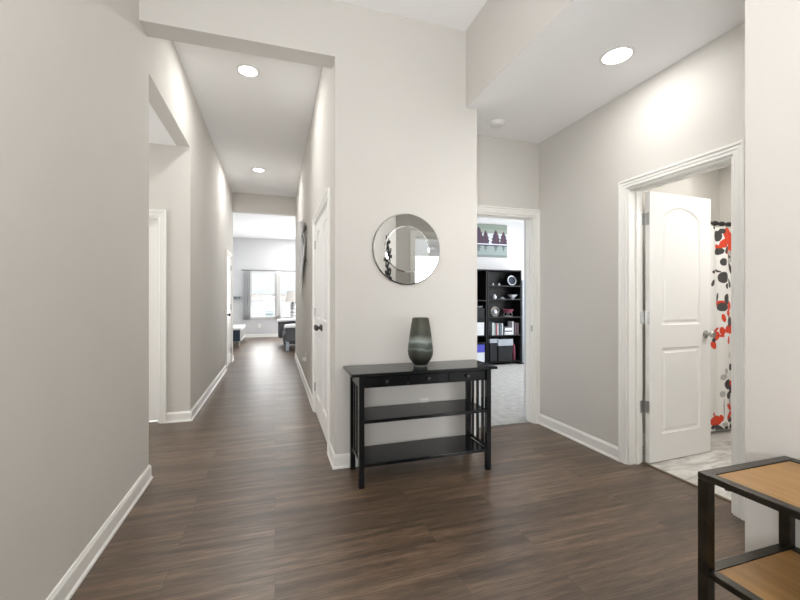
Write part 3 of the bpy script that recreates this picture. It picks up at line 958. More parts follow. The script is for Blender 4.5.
mb = MB()
yd, zd = 0.50, 1.78
for (dy, dz, n, ln) in ((0.0, 0.20, 6, 0.11), (0.09, 0.02, 6, 0.10), (-0.06, 0.0, 5, 0.10), (0.02, -0.18, 6, 0.11), (-0.07, -0.26, 5, 0.09), (0.10, -0.26, 5, 0.10)):
    for i in range(n):
        petal(mb, dy, dz, 2 * pi * i / n + dy * 9, ln * 1.25, 0.062, 0)
mb.tube([(-0.002, 0, -0.42), (-0.002, 0.02, -0.2), (-0.002, 0, 0), (-0.002, 0.0, 0.2)], 0.004)
o = mb.build('flower_wall_art', mat('matte_black_paint', (16, 16, 16), 0.7, spec=0.2, noise=(20, 0.2)))
o.location = (XB, yd, zd)
tag(o, 'black metal flower wall art reflected at the left side of the mirror', 'wall art')

# ------------------------------------------------------------------ corridor : metal wall sculpture, outlet
t = thing('metal_wall_art', 'silver wavy metal strip sculpture high on the right corridor wall', 'wall art', (XR, 5.95, 1.9))
n_strip = 5
for k in range(n_strip):
    y0 = -0.48 + k * 0.20
    zt = (0.40, 0.44, 0.48, 0.50, 0.52)[k]
    zb = (-0.20, -0.33, -0.42, -0.42, -0.58)[k]
    vs, fs = [], []
    N = 26
    for i in range(N + 1):
        s = i / N
        z = zb + (zt - zb) * s
        x = -0.045 - 0.022 * sin(s * 2 * pi * 1.5 + k * 0.9)
        dy = 0.015 * sin(s * 2 * pi + k)
        vs += [(x, y0 + dy, z), (x - 0.012 * (k % 2), y0 + 0.16 + dy, z), (x + 0.003, y0 + 0.16 + dy, z), (x + 0.003, y0 + dy, z)]
    for i in range(N):
        for j in range(4):
            fs.append((4 * i + j, 4 * i + (j + 1) % 4, 4 * i + 4 + (j + 1) % 4, 4 * i + 4 + j))
    fs += [(0, 1, 2, 3), (4 * N, 4 * N + 1, 4 * N + 2, 4 * N + 3)]
    mb = MB(); mb.add(vs, fs); mb.build('metal_strip', M['silver'], t, smooth=True)
mb = MB()
for z in (-0.15, 0.3): mb.box(-0.022, -0.010, -0.48, 0.48, z - 0.01, z + 0.01)
for z in (-0.15, 0.3):
    for y in (-0.3, 0.3): mb.cyl((-0.018, y, z), 0.006, 0.018, 'X', 10)
mb.build('hanger_bar', M['dark_metal'], t)

t = thing('wall_outlet', 'white outlet with a plug low on the right corridor wall', 'outlet', (XR, 5.6, 0.42))
MB().box(-0.006, 0, -0.036, 0.036, -0.058, 0.058).build('plate', M['plastic'], t, bevel=0.002)
MB().box(-0.05, -0.006, -0.02, 0.02, -0.05, -0.01).build('plug', M['plastic'], t, bevel=0.005)

# ------------------------------------------------------------------ bathroom: tub, rod, printed curtain
t = thing('bathtub', 'white bathtub behind the flowered shower curtain', 'bathtub', (4.2, 2.90, 0))
mb = MB()
for (x0, x1, y0, y1, z0, z1) in ((-0.735, 0.735, -0.34, -0.27, 0.003, 0.44), (-0.735, 0.735, 0.28, 0.35, 0.003, 0.44), (-0.735, -0.66, -0.27, 0.28, 0.003, 0.44), (0.66, 0.735, -0.27, 0.28, 0.003, 0.44), (-0.66, 0.66, -0.27, 0.28, 0.003, 0.10)):
    mb.box(x0, x1, y0, y1, z0, z1)
mb.build('tub_body', M['tub'], t, bevel=0.01)
CY, CX0, CX1, CZ0, CZ1 = 2.505, 3.47, 4.80, 0.045, 1.865
t = thing('shower_rod', 'dark shower curtain rod with rings across the tub alcove', 'curtain rod', (3.45, CY, CZ1 + 0.03))
MB().cyl((0.0, 0, 0), 0.0125, 1.50, 'X', 16).build('rod', M['dark_metal'], t, smooth=True)
for i in range(16):
    MB().lathe((0.04 + i * 0.086, 0, 0), [(0.0135, -0.011), (0.021, -0.011), (0.021, 0.011), (0.0135, 0.011)], n=16, axis='X').build('curtain_ring', M['dark_metal'], t)

WHITE, DK, RED, LG = sr((232, 230, 226)), sr((66, 64, 62)), sr((216, 66, 32)), sr((176, 174, 170))


def E(u, v, du, dv, ang, col):     # print motif measured in the photograph -> position on the cloth
    a = at(u, v, Y=CY)
    b = at(u + 1, v, Y=CY)
    k = b[0] - a[0]
    kz = at(u, v - 1, Y=CY)[2] - a[2]
    return (a[0], a[2], du * k * 0.9, dv * kz * 0.85, ang, col)


motifs = [E(*a) for a in [
    (727, 234, 5, 8, 0, RED), (731, 240, 4, 9, 0, RED), (724, 243, 5, 5, 30, RED), (719, 248, 4, 3.5, -30, RED), (728, 250, 4, 4, 40, RED), (733, 247, 4, 6, 0, RED),
    (718, 236, 4.2, 6.5, 20, DK), (722, 231, 3, 3, 0, DK), (719, 251.5, 5, 4, 10, DK), (714, 227, 2, 3, 0, DK), (731, 257, 3, 5, 10, DK), (726, 250, 2, 5, -30, DK),
    (723, 262, 3, 4.5, 30, DK), (713, 272, 2.2, 2, 0, DK), (718, 271, 4, 1.4, -12, DK), (723, 277.5, 4.8, 6.5, 15, DK), (726, 286, 2, 3.5, 0, DK), (712, 283, 1.6, 4.5, -30, DK),
    (718, 298, 1.2, 6, -12, DK), (730, 283, 1.5, 6, 20, DK), (726, 298, 3, 5, 20, DK), (731, 268, 1.5, 7, 20, DK),
    (721, 304, 5, 4, 0, RED), (722, 307, 5, 5, 0, DK), (729, 306, 3, 6, 0, RED), (728, 313, 3, 5, 20, RED), (723, 318, 1.6, 5, 15, RED), (731, 324, 1.4, 9, 0, DK), (726, 300, 3, 5, 0, DK),
    (717, 336, 4, 5, 45, RED), (722, 331, 2.2, 5, 10, RED), (726, 329, 2.2, 5, -15, RED), (716, 330, 4, 2, 20, RED), (728, 340, 2, 5, -10, RED), (713, 345, 4, 4.5, -30, RED), (730, 329, 4, 6, 0, RED), (729, 322, 3, 6, 0, DK), (721, 336, 3, 1.5, 0, RED), (713, 340, 2.5, 2.5, 0, DK),
    (731, 367, 3, 4, 0, DK), (723, 377, 3, 3.4, 20, LG), (727, 384, 4, 6, 30, DK), (722, 394, 2.4, 4, -30, LG), (728, 395, 3, 4.5, -40, DK), (731, 389, 3, 5, 20, DK), (731, 383, 2, 3, 0, RED), (729, 355, 1.3, 3.5, 0, LG), (725, 371, 1.4, 3.4, 10, LG),
    (730, 408, 0.8, 14, 3, DK), (723, 408, 0.6, 12, 0, LG), (729, 419, 3.4, 3.6, -30, DK), (731, 426, 2, 3, 0, DK),
    (715, 421, 7, 6.5, 0, RED), (719, 429, 6, 4, -30, DK), (712, 427, 3, 2.5, 0, DK), (721, 418, 1.8, 4, 10, RED), (725, 427, 2.2, 3.0, 0, DK), (724, 424, 3, 2.5, 0, LG), (713, 414, 1.4, 2, 0, RED)]]
rr = random.Random(3)
for _ in range(30):
    cx, cz = rr.uniform(3.95, 4.8), rr.uniform(0.1, 1.85)
    c = rr.choice([RED, DK, DK, LG])
    for i in range(5):
        a = i * 72 + rr.uniform(-20, 20)
        motifs.append((cx + 0.06 * cos(R(a)), cz + 0.06 * sin(R(a)), 0.045, 0.022, a, c))
NX, NZ = 360, 360
vs, cols = [], []
prep = [(cx, cz, max(a, 1e-4), max(b, 1e-4), cos(R(an)), sin(R(an)), max(a, b), c) for cx, cz, a, b, an, c in motifs]
for j in range(NZ + 1):
    z = CZ0 + (CZ1 - CZ0) * j / NZ
    for i in range(NX + 1):
        x = CX0 + (CX1 - CX0) * i / NX
        amp = 0.006 + 0.006 * (1 - j / NZ)
        y = CY + amp * sin(x * 2 * pi / 0.17) + 0.004 * sin(x * 41 + z * 2) - 0.02 * (1 - j / NZ) * 0.3
        vs.append((x, y, z))
        c = WHITE
        for (cx, cz, a, b, ca, sa, mr_, cc) in prep:
            dx, dz = x - cx, z - cz
            if abs(dx) < mr_ and abs(dz) < mr_:
                p, q = (dx * ca + dz * sa) / a, (-dx * sa + dz * ca) / b
                if p * p + q * q < 1: c = cc
        cols.append(c)
fs = [(j * (NX + 1) + i, j * (NX + 1) + i + 1, (j + 1) * (NX + 1) + i + 1, (j + 1) * (NX + 1) + i) for j in range(NZ) for i in range(NX)]
me = bpy.data.meshes.new('shower_curtain')
me.from_pydata(vs, [], fs)
at_ = me.color_attributes.new('print', 'FLOAT_COLOR', 'POINT')
at_.data.foreach_set('color', [k for c in cols for k in (*c, 1)])
for p in me.polygons: p.use_smooth = True
me.materials.append(vcol_mat('flowered_curtain_cloth', 0.75))
o = bpy.data.objects.new('shower_curtain', me)
COL.objects.link(o)
md = o.modifiers.new('solid', 'SOLIDIFY'); md.thickness = 0.0015
tag(o, 'white shower curtain printed with red and dark grey flowers and leaves', 'shower curtain')

# ------------------------------------------------------------------ office: bookcases, contents, painting
YB, YBk = 6.38, 6.69            # bookcase front and back
SH = [0.07, 0.555, 0.895, 1.225, 1.475, 1.745]


def bookcase(x0, x1, label, shelves):
    cx = (x0 + x1) / 2
    t = thing('bookcase', label, 'bookcase', (cx, (YB + YBk) / 2, 0.004))
    hw, hd, th = (x1 - x0) / 2, (YBk - YB) / 2, 0.02
    for s in (-1, 1):
        MB().box(s * hw - (th if s > 0 else 0), s * hw + (th if s < 0 else 0), -hd, hd, 0, 1.765).build('side_panel', M['case'], t, bevel=0.001)
    MB().box(-hw + th, hw - th, hd - 0.008, hd, 0.0, 1.745).build('back_panel', M['case'], t)
    MB().box(-hw + th, hw - th, -hd, hd - 0.008, 1.745, 1.765).build('top_panel', M['case'], t)
    for z in shelves:
        MB().box(-hw + th, hw - th, -hd, hd - 0.008, z - 0.018, z).build('shelf', M['case'], t)
    return t


bx0, bx1 = 3.705, 4.425
bookcase(bx0, bx1, 'dark bookcase seen whole through the doorway, filled with books and china', SH[:-1])
bookcase(bx0 - 0.73, bx0 - 0.012, 'dark bookcase left of the other, partly hidden by the console wall', [0.07, 0.43, 0.56, 1.205])
O4 = 0.0050


def onshelf(name, parts_fn, u, k, label, cat, group=None, dy=0.13, z=None):
    x = at(u, 300, Y=YB + dy)[0]
    o = thing(name, label, cat, (x, YB + dy, (SH[k] if z is None else z) + O4), 0, group)
    parts_fn(o)
    return o


def plate_fn(r):
    def f(o):
        m = MB(Matrix.Translation((0, 0, r + 0.003)) @ Matrix.Rotation(R(-10), 4, 'X'))
        m.lathe((0, 0, 0), [(0, -0.004), (r * 0.62, -0.004), (r, -0.018), (r, -0.014), (r * 0.6, 0.0), (0, 0.0)], n=40, axis='Y')
        m.build('plate', M['china'], o, smooth=True)
        m2 = MB(Matrix.Translation((0, 0, r + 0.003)) @ Matrix.Rotation(R(-10), 4, 'X'))
        m2.lathe((0, 0, 0), [(r * 0.58, -0.006), (r * 0.80, -0.013), (r * 0.80, -0.0145), (r * 0.58, -0.0075)], n=40, axis='Y')
        m2.build('painted_band', M['book3'], o, smooth=True, label='dark painted band')
    return f


onshelf('display_plate', plate_fn(0.095), 511.5, 4, 'round white patterned plate standing on the upper shelf', 'plate')
for u, n in ((493, 0), (499, 1)):
    onshelf('figurine', lambda o: (MB().lathe((0, 0, 0), [(0, 0), (0.022, 0), (0.022, 0.006), (0.012, 0.012), (0.018, 0.03), (0.010, 0.045), (0.0, 0.05)], n=20).build('body', M['china'], o, smooth=True),
                                   MB().box(-0.03, 0.03, -0.02, 0.02, 0, 0.003).build('base', M['book1'], o)), u, 4, ('small white figurine at the left end of the upper shelf', 'small white figurine left of the display plate')[n], 'figurine')


def cups_fn(o):
    MB().lathe((0, 0, 0), [(0, 0), (0.03, 0), (0.036, 0.03), (0.034, 0.055), (0.018, 0.07), (0.02, 0.085), (0.0, 0.09)], n=24).build('pot', M['china'], o, smooth=True)
    MB().tube([(0.033, 0, 0.02), (0.05, 0, 0.03), (0.05, 0, 0.05), (0.034, 0, 0.055)], 0.004).build('handle', M['china'], o, smooth=True)


onshelf('teapot', cups_fn, 494.5, 3, 'small white patterned teapot on the second shelf', 'teapot')
onshelf('saucer', lambda o: (MB().lathe((0, 0, 0), [(0, 0), (0.03, 0), (0.055, 0.012), (0.055, 0.016), (0.0, 0.006)], n=30).build('plate', M['china'], o, smooth=True),
                              MB().lathe((0, 0, 0.006), [(0, 0), (0.018, 0), (0.03, 0.03), (0.027, 0.03), (0.0, 0.005)], n=30).build('cup', M['china'], o, smooth=True)), 502, 3, 'white cup and saucer in the middle of the second shelf', 'cup')
onshelf('china_bowl', lambda o: (MB().lathe((0, 0, 0), [(0, 0), (0.032, 0), (0.030, 0.012), (0.05, 0.03), (0.085, 0.075), (0.081, 0.076), (0.045, 0.035), (0.0, 0.018)], n=40).build('bowl', M['china'], o, smooth=True),
                                 MB().lathe((0, 0, 0), [(0.0855, 0.070), (0.0875, 0.072), (0.086, 0.079), (0.081, 0.079), (0.081, 0.0765)], n=40).build('rim', M['book4'], o, smooth=True)), 512.5, 3, 'white footed bowl at the right of the second shelf', 'bowl')


def clock_fn(o):
    m = MB(Matrix.Translation((0, 0, 0.10)))
    m.lathe((0, 0, 0), [(0.075, 0), (0.09, 0), (0.09, -0.02), (0.075, -0.02), (0.075, 0)], n=40, axis='Y', sx=1, sy=1)
    m.build('ring_frame', M['dark_metal'], o, smooth=True)
    MB(Matrix.Translation((0, 0, 0.09))).lathe((0, -0.01, -0.02), [(0, -0.035), (0.035, -0.025), (0.048, 0.0), (0.04, 0.03), (0.018, 0.055), (0, 0.065)], n=24).build('globe', M['china'], o, smooth=True, label='pale rounded centre')
    MB().box(-0.05, 0.05, -0.03, 0.03, 0, 0.012).build('base', M['dark_metal'], o)


onshelf('ring_ornament', clock_fn, 494.5, 2, 'dark ring ornament with a pale centre on the third shelf', 'ornament')


def basket_fn(o):
    MB().lathe((0, 0, 0.07), [(0, 0), (0.07, 0), (0.10, 0.06), (0.104, 0.062), (0.10, 0.066), (0.075, 0.01), (0, 0.008)], n=30).build('basket', M['pink'], o, smooth=True)
    m = MB()
    for a in range(4):
        c, s = cos(a * pi / 2 + .78), sin(a * pi / 2 + .78)
        m.tube([(0.06 * c, 0.06 * s, 0.07), (0.085 * c, 0.085 * s, 0.035), (0.07 * c, 0.07 * s, 0.003)], 0.004)
    m.tube([(0.07 * cos(i * pi / 8), 0.07 * sin(i * pi / 8), 0.004) for i in range(17)], 0.004)
    m.build('wire_stand', M['silver'], o, smooth=True)


onshelf('wire_basket', basket_fn, 508, 2, 'dusty rose bowl on a wire stand on the third shelf', 'basket')

# books on the fourth shelf
x = at(490.3, 300, Y=YB + 0.1)[0]
rb = random.Random(11)
spec = [(0.028, 0.235, 0), (0.026, 0.225, 6), (0.020, 0.20, 1), (0.030, 0.205, 2), (0.018, 0.215, 9), (0.024, 0.19, 3), (0.030, 0.215, 1), (0.016, 0.20, 5), (0.020, 0.215, 9), (0.022, 0.19, 3)]
names = ['pale blue', 'sage', 'slate', 'dark red', 'white', 'navy', 'grey blue', 'charcoal', 'tall white', 'dark navy']
ords = ['leftmost', 'second from left', 'third from left', 'fourth from left', 'fifth from left', 'sixth from left', 'seventh from left', 'eighth from left', 'ninth from left', 'tenth from left']
for (wd, h, c), nm, od in zip(spec, names, ords):
    o = thing('book', '%s upright book, %s of the row on the fourth shelf' % (nm, od), 'book', (x + wd / 2, YB + 0.10, SH[1] + O4), 0, 'books on the fourth bookcase shelf')
    MB().box(-wd / 2, wd / 2, -0.075, -0.072, 0, h).box(-wd / 2, -wd / 2 + 0.002, -0.075, 0.08, 0, h).box(wd / 2 - 0.002, wd / 2, -0.075, 0.08, 0, h).build('cover', M['book%d' % c], o)
    MB().box(-wd / 2 + 0.002, wd / 2 - 0.002, -0.072, 0.077, 0.003, h - 0.004).build('pages', M['book9'], o)
    x += wd + 0.001
x += 0.006
zz = SH[1] + O4
for k, (h, c, wd) in enumerate([(0.030, 4, 0.165), (0.026, 9, 0.155), (0.022, 3, 0.16), (0.030, 9, 0.15), (0.024, 4, 0.14), (0.018, 5, 0.145)]):
    o = thing('book', '%s of the flat stack of books on the fourth shelf' % ['bottom book', 'second book from the bottom', 'third book from the bottom', 'fourth book from the bottom', 'fifth book from the bottom', 'top book'][k], 'book', (x + 0.085, YB + 0.10, zz), 0, 'books on the fourth bookcase shelf')
    MB().box(-wd / 2, wd / 2, -0.085, 0.085, 0, 0.002).box(-wd / 2, wd / 2, -0.085, 0.085, h - 0.002, h).box(-wd / 2, wd / 2, -0.085, -0.083, 0, h).build('cover', M['book%d' % c], o)
    MB().box(-wd / 2 + 0.003, wd / 2 - 0.003, -0.083, 0.082, 0.002, h - 0.002).build('pages', M['book9'], o)
    zz += h + 0.0005
x += 0.176
for k, (wd, h, c) in enumerate([(0.022, 0.25, 9), (0.030, 0.22, 8), (0.026, 0.225, 7), (0.028, 0.215, 8), (0.024, 0.22, 7)]):
    o = thing('book', '%s upright book right of the flat stack on the fourth shelf' % ['tall white', 'black', 'dark plum', 'second black', 'last dark plum'][k], 'book', (x + wd / 2, YB + 0.10, SH[1] + O4), 0, 'books on the fourth bookcase shelf')
    MB().box(-wd / 2, wd / 2, -0.075, -0.072, 0, h).box(-wd / 2, -wd / 2 + 0.002, -0.075, 0.08, 0, h).box(wd / 2 - 0.002, wd / 2, -0.075, 0.08, 0, h).build('cover', M['book%d' % c], o)
    MB().box(-wd / 2 + 0.002, wd / 2 - 0.002, -0.072, 0.077, 0.003, h - 0.004).build('pages', M['book9'], o)
    x += wd + 0.001


def bin_(x0, x1, z0, h, lidh, label, mb_='dark_bin', ml='grey_lid'):
    cx = (x0 + x1) / 2
    w_ = (x1 - x0) / 2
    o = thing('storage_bin', label, 'storage bin', (cx, YB + 0.14, z0), 0, 'bins at the bottom of the bookcase')
    m = MB()
    m.add([(-w_ * .92, -0.12, 0), (w_ * .92, -0.12, 0), (w_ * .92, 0.12, 0), (-w_ * .92, 0.12, 0), (-w_, -0.13, h), (w_, -0.13, h), (w_, 0.13, h), (-w_, 0.13, h)],
          [(3, 2, 1, 0), (4, 5, 6, 7), (0, 1, 5, 4), (1, 2, 6, 5), (2, 3, 7, 6), (3, 0, 4, 7)])
    m.build('bin_body', M[mb_], o, bevel=0.004)
    m = MB().box(-w_ * 1.02, w_ * 1.02, -0.134, 0.134, h, h + lidh)
    m.box(-w_ * 1.06, w_ * 1.06, -0.138, 0.138, h + lidh - 0.012, h + lidh)
    m.build('lid', M[ml], o, bevel=0.003)
    return o


XA = lambda u: at(u, 300, Y=YB + 0.02)[0]
bin_(XA(489.7), XA(497.2), SH[0] + O4, 0.345, 0.075, 'dark bin with grey lid at the bottom left of the bookcase')
bin_(XA(498), XA(512.5), SH[0] + O4, 0.285, 0.125, 'wide dark bin with tall grey lid at the bottom of the bookcase')
o = thing('folded_bag', 'maroon folded bag beside the wide bin at the bottom of the bookcase', 'bag', (XA(515.6), YB + 0.14, SH[0] + O4))
MB().lathe((0, 0, 0), [(0.0, 0), (0.038, 0), (0.045, 0.10), (0.040, 0.25), (0.02, 0.32), (0.0, 0.33)], n=20, sy=2.2).build('bag_body', M['maroon'], o, smooth=True)
MB().tube([(-0.02, 0, 0.31), (-0.015, 0, 0.38), (0.015, 0, 0.38), (0.02, 0, 0.31)], 0.006).build('handle', M['white_fabric'], o, smooth=True, label='pale handle')
# left bookcase contents
xl = lambda u: at(u, 300, Y=YB + 0.02)[0]


def simple(name, u0, u1, z0, h, m, label, cat, m2=None, dep=0.12):
    x0, x1 = xl(u0), xl(u1)
    o = thing(name, label, cat, ((x0 + x1) / 2, YB + 0.14, z0 + O4))
    w_ = (x1 - x0) / 2
    MB().box(-w_, w_, -dep, dep, 0, h).build('box_body', M[m], o, bevel=0.003)
    MB().box(-w_ - 0.003, w_ + 0.003, -dep - 0.003, dep + 0.003, h, h + 0.012).build('lid', M[m2 or m], o, bevel=0.002)
    return o


simple('storage_box', 476.5, 484.8, 0.07, 0.165, 'china', 'pale patterned box on the bottom shelf of the left bookcase', 'box')
o = simple('plastic_tub', 476.5, 484.8, 0.25, 0.13, 'blue', 'blue plastic tub stacked on the patterned box in the left bookcase', 'box')
simple('file_box', 477, 484.2, 0.56, 0.22, 'book4', 'white file box on the middle shelf of the left bookcase', 'box', 'book9')
simple('wicker_basket', 476.5, 484.8, 0.86, 0.19, 'dark_bin', 'dark wicker basket stacked in the left bookcase', 'basket')
o = thing('small_dish', 'small white dish on top of the dark wicker basket', 'dish', (xl(482.5), YB + 0.12, 1.068))
MB().lathe((0, 0, 0), [(0, 0), (0.035, 0), (0.055, 0.03), (0.05, 0.032), (0.0, 0.008)], n=24).build('dish_body', M['china'], o, smooth=True)
# extra shelf contents carriers for the left case: box under the basket
simple('file_box', 476.5, 484.8, 0.795, 0.05, 'case', 'flat dark box under the wicker basket in the left bookcase', 'box')

# slim grey upright panel and small stand right of the bookcase
o = thing('upright_panel', 'slim grey upright panel beside the bookcase', 'board', (4.47, 6.52, 0.004))
MB().box(-0.018, 0.018, -0.13, 0.13, 0.02, 1.58).build('board_panel', M['grey_lid'], o, bevel=0.003)
MB().box(-0.022, 0.022, -0.135, 0.135, 0, 0.02).build('board_foot', M['dark_metal'], o)
o = thing('plant_stand', 'low black metal stand on the carpet right of the bookcase', 'stand', (4.63, 6.35, 0.004))
MB().cyl((0, 0, 0.26), 0.11, 0.02, n=28).build('stand_top', M['dark_metal'], o, smooth=True)
for k in range(4):
    a = pi / 4 + k * pi / 2
    MB().tube([(0.09 * cos(a), 0.09 * sin(a), 0.262), (0.10 * cos(a), 0.10 * sin(a), 0.0)], 0.008).build('leg', M['dark_metal'], o)

# painting of trees reflected in a lake (flat canvas, generic)
px1, _, pz1 = at(507, 225.5, Y=YO - 0.03)
px0 = px1 - 0.98
pz0 = at(507, 257.5, Y=YO - 0.03)[2]
NXP, NZP = 200, 120
trees = [(4.31 - 0.08, 0.60, 0.052), (4.31 - 0.25, 0.66, 0.060), (4.31 - 0.47, 0.62, 0.05), (4.31 - 0.62, 0.78, 0.075), (4.31 - 0.76, 0.52, 0.045), (4.31 - 0.88, 0.70, 0.05)]
vs, cols = [], []
rp = random.Random(5)
for j in range(NZP + 1):
    t_ = j / NZP
    for i in range(NXP + 1):
        X = px0 + (px1 - px0) * i / NXP
        vs.append((X, 0, pz0 + (pz1 - pz0) * t_))
        if t_ > 0.36:
            c = sr((140, 150, 140)) if t_ < 0.85 else sr((128, 140, 130))
            if t_ < 0.72: c = sr((196, 200, 206))
        else:
            c = sr((142, 156, 156)) if t_ > 0.06 else sr((120, 130, 130))
        if 0.335 < t_ < 0.375: c = sr((58, 60, 76))
        if 0.375 <= t_ < 0.42: c = sr((214, 216, 228))
        for (tx, ht, tw) in trees:
            tx = px1 - (4.31 - tx)
            if t_ > 0.40:
                hh = (t_ - 0.40) / (ht * 0.66)
                if hh < 1:
                    wdt = 1.6 * tw * (1 - hh * hh) * (0.9 + 0.12 * sin(t_ * 61 + tx * 9)) + 0.004
                    if abs(X - tx) < wdt: c = sr((78 + 14 * sin(X * 90), 62, 78))
            elif t_ < 0.34:
                hh = (0.34 - t_) / (ht * 0.28)
                if hh < 1 and abs(X - tx) < tw * (1 - hh) * (0.7 + 0.4 * sin(t_ * 90 + tx * 9)): c = sr((96, 104, 106))
        cols.append(c)
fs = [(j * (NXP + 1) + i, j * (NXP + 1) + i + 1, (j + 1) * (NXP + 1) + i + 1, (j + 1) * (NXP + 1) + i) for j in range(NZP) for i in range(NXP)]
me = bpy.data.meshes.new('painted_canvas')
me.from_pydata(vs, [], fs)
at_ = me.color_attributes.new('print', 'FLOAT_COLOR', 'POINT')
at_.data.foreach_set('color', [k for c in cols for k in (*c, 1)])
me.materials.append(vcol_mat('painted_canvas', 0.8))
t = thing('wall_painting', 'painting of dark trees mirrored in a lake above the bookcases', 'painting', (0, YO - 0.033, 0))
o = bpy.data.objects.new('painted_canvas', me)
COL.objects.link(o); o.parent = t
MB().box(px0, px1, 0.001, 0.032, pz0, pz1).build('stretcher_frame', M['dark_metal'], t)

# ------------------------------------------------------------------ living room
# curtain rod and panels
t = thing('curtain_rod', 'thin dark curtain rod above the living room windows', 'curtain rod', (0.1, YW - 0.09, 2.17))
MB().cyl((-1.1, 0, 0), 0.010, 2.2, 'X', 12).build('rod', M['dark_metal'], t, smooth=True)
for xx in (-1.1, 1.1):
    MB().lathe((xx, 0, 0), [(0, -0.02), (0.018, -0.012), (0.02, 0), (0.018, 0.012), (0, 0.02)], n=14, axis='X').build('finial', M['dark_metal'], t, smooth=True)
for xx in (-0.85, 1.0):
    MB().box(xx - 0.008, xx + 0.008, 0.008, 0.088, -0.008, 0.008).build('bracket', M['dark_metal'], t)


def drape(name, x0, x1, z0, z1, m, label, folds, y=YW - 0.09):
    n = folds * 10
    vs, fs = [], []
    for j in range(9):
        s = j / 8
        for i in range(n + 1):
            a = i / n
            vs.append((x0 + (x1 - x0) * a, y + (0.022 + 0.008 * (1 - s)) * sin(a * folds * 2 * pi) , z0 + (z1 - z0) * s))
    for j in range(8):
        for i in range(n):
            k = j * (n + 1) + i
            fs.append((k, k + 1, k + n + 2, k + n + 1))
    mb = MB(); mb.add(vs, fs)
    o = mb.build(name, M[m], smooth=True)
    md = o.modifiers.new('solid', 'SOLIDIFY'); md.thickness = 0.002
    return tag(o, label, 'curtain')


drape('window_curtain', -0.96, -0.76, 0.58, 2.16, 'grey_curtain', 'grey curtain panel at the left side of the far window', 4)
drape('window_curtain', 0.03, 0.17, 0.58, 2.16, 'pale_curtain', 'pale narrow curtain panel between the two far windows', 3)

t = thing('wall_outlet', 'white outlet on the far wall below the left window', 'outlet', (at(259.5, 326, Y=YW)[0], YW, at(259.5, 326, Y=YW)[2]))
MB().box(-0.05, 0.05, -0.008, 0, -0.065, 0.065).build('plate', M['plastic'], t, bevel=0.002)
MB().box(-0.02, 0.02, -0.011, -0.007, -0.045, 0.045).build('socket_face', M['trim'], t)

xs0, _, zs = at(234, 297, Y=YW - 0.1)
t = thing('wall_shelf', 'short thin shelf on the far wall left of the curtain', 'shelf', (xs0 + 0.09, YW - 0.08, zs))
MB().box(-0.10, 0.10, -0.07, 0.08, -0.012, 0.012).build('board', M['book1'], t)
for s in (-1, 1): MB().box(s * 0.07 - 0.006, s * 0.07 + 0.006, -0.03, 0.08, -0.07, -0.012).build('bracket', M['dark_metal'], t)

# low bench at left
t = thing('storage_bench', 'navy upholstered bench with white top and legs at the corridor end left', 'bench', (-1.13, 11.9, 0))
bw, bd = 0.27, 0.78
MB().box(-bw, bw - 0.012, -bd, bd, 0.13, 0.42).build('bench_body', M['navy'], t, bevel=0.02)
MB().box(-bw - 0.01, bw + 0.012, -bd - 0.01, bd + 0.01, 0.42, 0.475).build('top_cushion', M['white_fabric'], t, bevel=0.02)
mb = MB()
for z0, z1 in ((0.13, 0.16), (0.395, 0.42)): mb.box(bw - 0.012, bw + 0.004, -bd, bd, z0, z1)
for k in range(6):
    y = -bd + k * (2 * bd - 0.05) / 5
    mb.box(bw - 0.012, bw + 0.004, y, y + 0.05, 0.16, 0.395)
mb.build('side_lattice', M['trim'], t)
for sx_ in (-1, 1):
    for sy_ in (-1, 1):
        MB().box(sx_ * (bw - 0.03) - 0.018, sx_ * (bw - 0.03) + 0.018, sy_ * (bd - 0.03) - 0.018, sy_ * (bd - 0.03) + 0.018, 0, 0.13).build('leg', M['silver'], t)

# sofa (side on, dark) with pale legs
t = thing('sofa', 'charcoal sofa with pale legs at the right end of the corridor', 'sofa', (1.05, 10.6, 0))
MB().box(-0.86, 0.80, -0.80, 0.95, 0.14, 0.40).build('seat_base', M['grey_fabric'], t, bevel=0.04, seg=4)
MB().box(-0.81, 0.81, -0.87, -0.62, 0.20, 0.60).build('arm', M['grey_fabric'], t, bevel=0.06, seg=4)
MB().box(-0.97, 0.81, 0.75, 1.0, 0.16, 0.66).build('arm', M['grey_fabric'], t, bevel=0.06, seg=4)
MB().box(0.55, 0.82, -0.62, 0.76, 0.40, 0.85).build('backrest', M['grey_fabric'], t, bevel=0.06, seg=4)
for k in range(2):
    MB().box(-0.80, 0.54, -0.61 + k * 0.68, 0.06 + k * 0.68, 0.40, 0.54).build('seat_cushion', M['navy'], t, bevel=0.04, seg=4)
for sx_, sy_ in ((-0.765, -0.80), (0.74, -0.80), (-0.765, 0.9), (0.74, 0.9)):
    MB().box(sx_ - 0.04, sx_ + 0.04, sy_ - 0.04, sy_ + 0.04, 0, 0.26).build('leg', M['pale_leg'], t, bevel=0.004, label='pale blue-grey leg')


